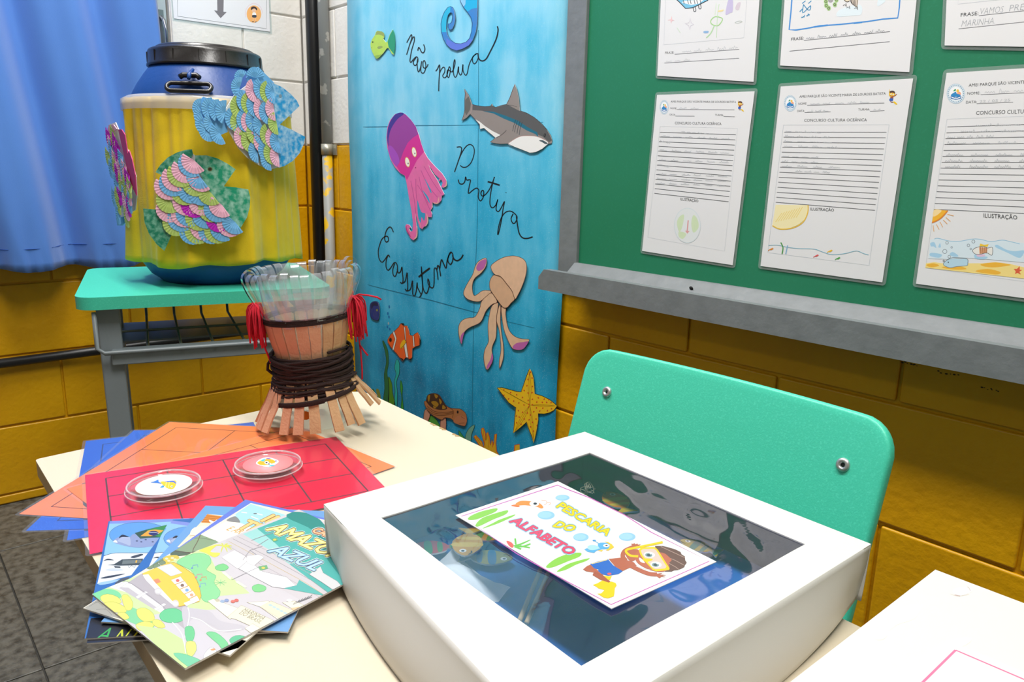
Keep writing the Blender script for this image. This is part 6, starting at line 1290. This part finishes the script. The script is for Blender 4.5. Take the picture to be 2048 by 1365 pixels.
# label
LZ = BT+.0001; LB = topP(LZ)
lq = [(911, 1031), (1116, 963), (1433, 1124), (1223, 1218)]
lab = [LB(*p) for p in lq]
b = MB().prism([p+V((0, 0, -.0006)) for p in lab], V((0, 0, .0006))); lb = obj('label', b, mat('label_paper', '#D4D4D4', .35, coat=.3), bx); lb['label'] = 'white paper label with pink border and picture'
F = frame(900, 950, 3.7236); a = Art(LB, F)
a.line([(85, 310), (800, 78), (850, 100), (1035, 170), (1300, 300), (1500, 430), (1930, 645), (1200, 968), (880, 800), (500, 590)], 1.7, '#C85CB4', closed=True, sm=False)
for x, y, rx, ry in ((838, 172, 53, 22), (716, 302, 64, 32), (975, 466, 58, 30), (1320, 463, 62, 31)): a.dot(x, y, rx, ry, '#94C6E6', 24); a.dot(x-rx*.15, y-ry*.1, rx*.8, ry*.75, '#A3D0EC', 24)
for q in ([(135, 335), (150, 310), (230, 275), (345, 250), (340, 275), (260, 310), (190, 335)], [(190, 375), (230, 330), (300, 300), (425, 265), (415, 295), (320, 335), (215, 385)], [(240, 402), (330, 355), (370, 335), (480, 297), (470, 312), (400, 345), (340, 370)], [(715, 685), (780, 630), (880, 590), (972, 582), (965, 610), (880, 645), (760, 692)], [(795, 722), (870, 670), (960, 640), (1040, 622), (1010, 645), (940, 670), (860, 710)]): a.fill(q, '#8CCB4A')
a.fill([(455, 230), (490, 222), (520, 235), (505, 242), (480, 238)], '#E97A3A'); a.fill([(490, 215), (530, 195), (600, 198), (660, 208), (695, 240), (680, 252), (640, 238), (560, 228), (500, 230)], '#F2923C'); a.dot(628, 216, 36, 20, '#FFFFFF'); a.dot(634, 216, 14, 9, '#2A2A2E'); a.line([(680, 190), (715, 195), (718, 215), (700, 225)], .8, '#E9A070'); a.line([(720, 205), (750, 212), (735, 228)], .8, '#E9A070')
a.fill([(420, 495), (450, 500), (475, 525), (465, 545), (440, 530)], '#E86058'); a.line([(470, 530), (520, 520), (600, 485)], 3.4, '#6FC04A', taper=True); a.line([(490, 520), (485, 475)], 3.6, '#6FC04A'); a.line([(480, 530), (540, 535), (600, 515)], 3.2, '#6FC04A'); a.line([(480, 535), (530, 555)], 3.4, '#6FC04A'); a.line([(520, 530), (595, 545)], 3, '#6FC04A')
for body, p0, p1, up, c in (('PESCARIA', (790, 240), (1165, 455), (45, -40), '#F2D41C'), ('DO', (765, 385), (905, 425), (45, -42), '#F2D41C'), ('ALFABETO', (440, 350), (890, 600), (60, -42), '#E44A6E')):
    fat_text(a, body, p0, p1, up, ((11, '#A4D4F0'), (5.5, '#4A4A50'), (3.5, c)), .1)
F = frame(1140, 1050, 7.877); a.F = F
a.fill([(225, 390), (270, 370), (300, 400), (330, 405), (400, 385), (440, 380), (530, 380), (420, 410), (380, 445), (280, 430)], '#5FAEE0', sm=False); a.fill([(275, 350), (320, 322), (400, 325), (480, 365), (380, 400), (300, 395)], '#A9D8F2'); a.fill([(440, 310), (480, 285), (580, 290), (630, 330), (610, 375), (500, 385), (450, 350)], '#5FAEE0'); a.line([(380, 250), (450, 295)], 1.2, '#5FAEE0'); a.dot(382, 250, 28, 13, '#4C9AD6', 12)
a.fill([(540, 265), (600, 275), (660, 310), (695, 355), (650, 385), (600, 410), (560, 400), (610, 375), (632, 330), (600, 295)], '#F4C83C', sm=False); a.fill([(440, 405), (520, 400), (500, 425)], '#F4C83C', sm=False); a.dot(572, 330, 50, 24, '#FFFFFF'); a.dot(575, 330, 20, 11, '#6A3A34'); 
SKN, HAIR = '#B5654C', '#6A5048'
a.fill([(1000, 300), (960, 300), (985, 335), (1010, 350), (1080, 335), (1120, 310), (1070, 315), (1065, 295), (1030, 310), (1015, 288)], SKN, sm=False); a.line([(1040, 340), (960, 370), (860, 420), (830, 500), (880, 570)], 9, SKN)
a.fill([(610, 540), (800, 520), (900, 560), (1000, 590), (1060, 640), (940, 680), (830, 730), (720, 670)], SKN, sm=False); a.fill([(860, 430), (960, 400), (1080, 400), (1020, 560), (930, 560)], SKN)
a.line([(940, 640), (1100, 720), (1250, 775), (1370, 785)], 8, SKN); a.fill([(1350, 775), (1460, 760), (1410, 785), (1520, 795), (1440, 805), (1510, 828), (1440, 820), (1410, 848), (1370, 815)], SKN, sm=False)
a.fill([(205, 705), (270, 650), (330, 630), (400, 690), (530, 790), (460, 780), (350, 750), (250, 735)], SKN, sm=False); a.fill([(400, 735), (500, 780), (640, 900), (610, 915), (480, 870), (355, 795), (370, 760)], '#A85A44', sm=False)
a.fill([(315, 620), (440, 580), (600, 545), (680, 640), (830, 735), (760, 780), (600, 805), (500, 780), (440, 730), (450, 705), (380, 690)], '#2F6AC4', sm=False); a.line([(340, 618), (450, 590), (590, 552)], 1.4, '#E8D27A'); a.fill([(590, 765), (640, 760), (650, 785), (600, 792)], '#E05A6A')
a.fill([(530, 805), (620, 815), (660, 805), (630, 870), (600, 870)], '#F2CC12', sm=False); a.fill([(360, 950), (430, 925), (510, 880), (610, 915), (650, 895), (720, 920), (735, 960), (705, 1000), (700, 1080), (690, 1130), (600, 1160), (530, 1150), (470, 1110), (430, 1088), (490, 1085), (540, 1035), (530, 1025), (450, 1005), (410, 975)], '#F2CC12', sm=False)
a.fill([(1340, 335), (1460, 335), (1560, 360), (1660, 390), (1740, 430), (1760, 470), (1810, 500), (1815, 560), (1840, 600), (1810, 640), (1800, 670), (1740, 700), (1700, 715), (1640, 720), (1600, 740), (1500, 740), (1450, 700), (1350, 420)], HAIR, sm=False)
for q in ([(1430, 345), (1600, 425), (1810, 520)], [(1560, 610), (1660, 665), (1720, 710)], [(1500, 500), (1650, 560), (1800, 640)]): a.line(q, 1.0, '#B59A8E', sm=False)
a.fill([(1060, 420), (1150, 390), (1350, 430), (1480, 450), (1560, 510), (1600, 560), (1560, 610), (1560, 700), (1440, 745), (1300, 725), (1180, 680), (1060, 600), (1020, 500)], '#BC6A50'); a.fill([(1090, 520), (1140, 550), (1180, 605), (1120, 590), (1095, 560)], '#FBFBF8')
a.fill([(1020, 610), (1090, 640), (1170, 690), (1270, 710), (1180, 700), (1080, 665)], '#FBFBF8')
q = [(1080, 395), (1130, 360), (1330, 350), (1380, 390), (1570, 690), (1560, 715), (1360, 735), (1310, 720), (1180, 580), (1110, 480)]
a.fill(q, '#F2CC12', sm=False); a.fill([(1115, 410), (1150, 385), (1320, 378), (1355, 400), (1520, 660), (1500, 690), (1350, 705), (1310, 690), (1220, 590), (1300, 560), (1300, 540), (1180, 530), (1140, 480)], '#D9C4B8', sm=False)
for x, y in ((1250, 475), (1355, 630)): a.dot(x, y, 88, 46, '#FBFBFA', a=.1); a.dot(x-10, y+5, 58, 32, '#7E9A9E', a=.1); a.dot(x-10, y+5, 30, 18, '#3E5054', a=.1); a.dot(x+18, y-14, 12, 7, '#FFFFFF')
a.fill([(1150, 545), (1230, 535), (1305, 545), (1240, 570), (1170, 575)], '#F2CC12'); a.line([(1460, 275), (1300, 310), (1100, 350), (930, 385), (880, 410), (900, 450), (960, 490), (1075, 500)], 4.4, '#F2CC12')
obj('label_print', a, INKG, lb)
# pieces of the game inside the box
TF = topP(TZ+.008)
M_WOOD = mat('pale_wood', '#C9AE84', .6, vary=(60, '#BA9C70', .5))
for i, (p0, p1) in enumerate((((1039, 1242), (1085, 1130)), ((1053, 1247), (1101, 1136)))):
    A, B = TF(*p0), TF(*p1); B = A+(B-A)*1.5; t = thing('fishing_stick', ('left' if i == 0 else 'right')+' one of the two thin wooden sticks lying side by side in the window box', 'stick', tuple(A), 'sticks in the window box')
    obj('stick', MB().tube([A, lerp(A, B, .5), B], .0021, 8), M_WOOD, t)
A = TF(1165, 1020); B = TF(1175, 975)
t = thing('fishing_stick', 'stick end tied with string near the back of the window box', 'stick', tuple(A), None); obj('stick', MB().tube([A, B], .0024, 8), M_WOOD, t)
random.seed(2); pts = [lerp(A, B, .6)+V((random.uniform(-.008, .008), random.uniform(-.008, .008), random.uniform(.003, .014))) for _ in range(26)]; obj('string', MB().tube(smooth([tuple(p) for p in pts], False, 3), .0005, 4), mat('string', '#D9CDB4', .8), t)
def toy(label, px, py, sc, rot, c1, c2, z, name='fish_piece'):
    c = topP(z)(px, py); t = thing(name, label, 'game piece', tuple(c), 'fish pieces in the window box'); ca, sa = math.cos(rot), math.sin(rot)
    def Pp(u, v, o=0): return c+V(((u*ca-v*sa)*sc, (u*sa+v*ca)*sc, o))
    ol = [(-1, 0), (-.6, .45), (.1, .6), (.65, .3), (.8, .12), (1.25, .5), (1.2, 0), (1.25, -.5), (.8, -.12), (.6, -.4), (0, -.6), (-.6, -.42)]
    b = MB().prism([Pp(x, y) for x, y in smooth(ol, True, 3)], V((0, 0, .0016)), lin(c1), lin('#DDDDDD')); obj('body', b, INKG, t)
    a = Art(lambda x, y, o=0: Pp(x, y, .0016+o)); a.fill([(-.3, .5), (.0, .5), (.05, -.5), (-.25, -.5)], c2); a.fill([(.3, .42), (.5, .35), (.5, -.35), (.3, -.45)], c2); a.fill([(.85, .1), (1.2, .4), (1.15, -.4), (.85, -.1)], c2); a.dot(-.62, .12, .14, .14, '#FFFFFF', 10); a.dot(-.64, .12, .07, .07, '#111111', 8); a.line([(-.9, -.12), (-.75, -.22), (-.6, -.2)], .06, '#3A2A1A'); obj('printed_pattern', a, INKG, t)
toy('yellow smiling fish piece under the left window edge', 935, 1090, .024, 2.4, '#E0A828', '#F0CC50', TZ+.016)
toy('yellow and green fish piece partly under the label', 965, 1072, .022, .6, '#D89A24', '#58A43E', TZ+.013)
toy('red and green fish piece near the left corner of the window', 862, 1098, .021, 1.0, '#C84438', '#4FA04A', TZ+.010)
toy('orange fish piece seen through the back of the window', 1232, 1004, .024, -.4, '#E08A2C', '#D9C040', TZ+.010)
toy('olive ring shaped fish piece beside the white cloth', 978, 1118, .022, 4.0, '#A8A24A', '#3F7FB0', TZ+.008)
toy('small yellow fish piece under the right window edge', 1395, 1095, .018, .2, '#B8A040', '#3C7A6A', TZ+.008)
b = MB(); c = topP(TZ+.02)(915, 1135); vs = []; n = 12
for j in range(n+1):
    for i in range(n+1):
        u, v = i/n-.5, j/n-.5; vs.append(c+V((u*.085, v*.05, .010*math.cos(u*5)*math.cos(v*4)-.012+.003*noise.noise(V((u*6, v*6, 2))))))
b.add(vs, [(j*(n+1)+i, j*(n+1)+i+1, (j+1)*(n+1)+i+1, (j+1)*(n+1)+i) for j in range(n) for i in range(n)], smooth=True)
o = obj('white_cloth', b, mat('white_cloth', '#D8DEE4', .8), smooth=True); tag(o, 'crumpled white cloth inside the window box near its left edge', 'cloth')

# second white box, cut by the lower right picture corner
b2 = thing('white_box', 'plain white cardboard box cut by the lower right picture corner', 'box', (2.483, -.765, TZ))
C2 = [V((2.309, -.935, 0)), V((2.655, -.935, 0)), V((2.655, -.588, 0)), V((2.309, -.5905, 0))]
b = MB().prism([V((p.x, p.y, BT-.004)) for p in C2], V((0, 0, .004))); obj('lid_top', b, M_BOX, b2, bevel=.0025)
for s_ in range(4):
    A, B = C2[s_], C2[(s_+1) % 4]; nn = V(((B-A).y, -(B-A).x, 0)).normalized(); A2, B2_ = V((A.x, A.y, TZ+.0005)), V((B.x, B.y, TZ+.0005)); dz = V((0, 0, BT-TZ-.005)); obj('side_panel', MB().prism([A2-nn*.002, B2_-nn*.002, B2_-nn*.002+dz, A2-nn*.002+dz], nn*.0015), M_BOX, b2)
LB2 = topP(BT+.00005); F = frame(1600, 1040, 4.2009); a = Art(LB2, F)
a.fill([(1280, 600), (1340, 570), (1430, 570), (1435, 610), (1330, 640)], '#E0DEDA'); a.line([(1265, 625), (1330, 642), (1420, 628)], .9, '#C9BFBA'); a.line([(1405, 565), (1420, 575), (1432, 600)], 1.6, '#B5A8A4'); a.line([(1300, 632), (1345, 642)], 2.0, '#B09A94')
obj('stain', a, INK, b2); a = Art(LB2, F); a.fill([(800, 780), (900, 720), (1010, 730), (960, 830), (820, 880), (740, 930)], '#EDEAE4'); obj('stain', a, INK, b2); a = Art(LB2, F); a.fill([(630, 985), (680, 960), (725, 975), (700, 1005), (650, 1010)], '#DCD8D0'); obj('stain', a, INK, b2); a = Art(LB2, F); a.fill([(1290, 1020), (1380, 990), (1440, 1010), (1380, 1060), (1300, 1060)], '#DFDDD4')
obj('stain', a, INK, b2)
c0 = LB2(1911, 1302); ex, ey = V((1, .037, 0)).normalized(), V((0, -1, 0)); L2 = lambda u, v, o=0: c0+ex*u+ey*v+V((0, 0, o))
b = MB().prism([L2(-.008, -.008), L2(.19, -.008), L2(.19, .13), L2(-.008, .13)], V((0, 0, .0003))); l2 = obj('label', b, mat('label_paper', '#D4D4D4', .35, coat=.3), b2)
a = Art(lambda x, y, o=0: L2(x, y, .0003+o)); k_ = .0009
for q in ([(0, 0), (.18, 0)], [(.18, 0), (.18, .12)], [(.18, .12), (0, .12)], [(0, .12), (0, 0)]): a.line(q, k_*1.6, '#EE7AA4')
hr = []
for t in range(20): A_ = PI+PI*t/19; rr_ = 1+.05*(t % 2); hr.append((.058+.036*rr_*math.cos(A_), .046+.030*rr_*math.sin(A_)))
a.fill(hr+[(.09, .07), (.03, .07)], '#6A5048', sm=False)
for x in (.040, .056, .072): a.line([(x-.012, .024), (x+.022, .060)], .0012, '#B59A8E')
a.fill([(.034, .052), (.05, .044), (.07, .046), (.082, .056), (.08, .09), (.04, .09)], '#BC6A50')
a.fill([(.036, .062), (.08, .062), (.082, .08), (.034, .08)], '#F2CC12', sm=False); a.dot(.047, .071, .007, .006, '#FBFBFA'); a.dot(.068, .071, .007, .006, '#FBFBFA'); a.dot(.047, .071, .003, .003, '#333333'); a.dot(.068, .071, .003, .003, '#333333')
obj('label_print', a, INKG, l2)
# small scuffs on the yellow wall under the chalk ledge
for x, z in ((1.985, .716), (2.03, .708), (2.085, .705), (2.142, .694)):
    b = MB(); random.seed(int(x*1000))
    for k in range(7):
        c = V((x+.004*k+random.uniform(-.002, .002), -.0006, z+random.uniform(-.0016, .0016))); r_ = random.uniform(.0006, .0014)
        b.add([c+V((r_*1.6*math.cos(t), 0, r_*math.sin(t))) for t in [2*PI*i/6 for i in range(6)]], [(5, 4, 3, 2, 1, 0)])
    obj('scuff_mark', b, mat('scuff_dark', '#3A2A08', .8), wall_right, kind='stuff')
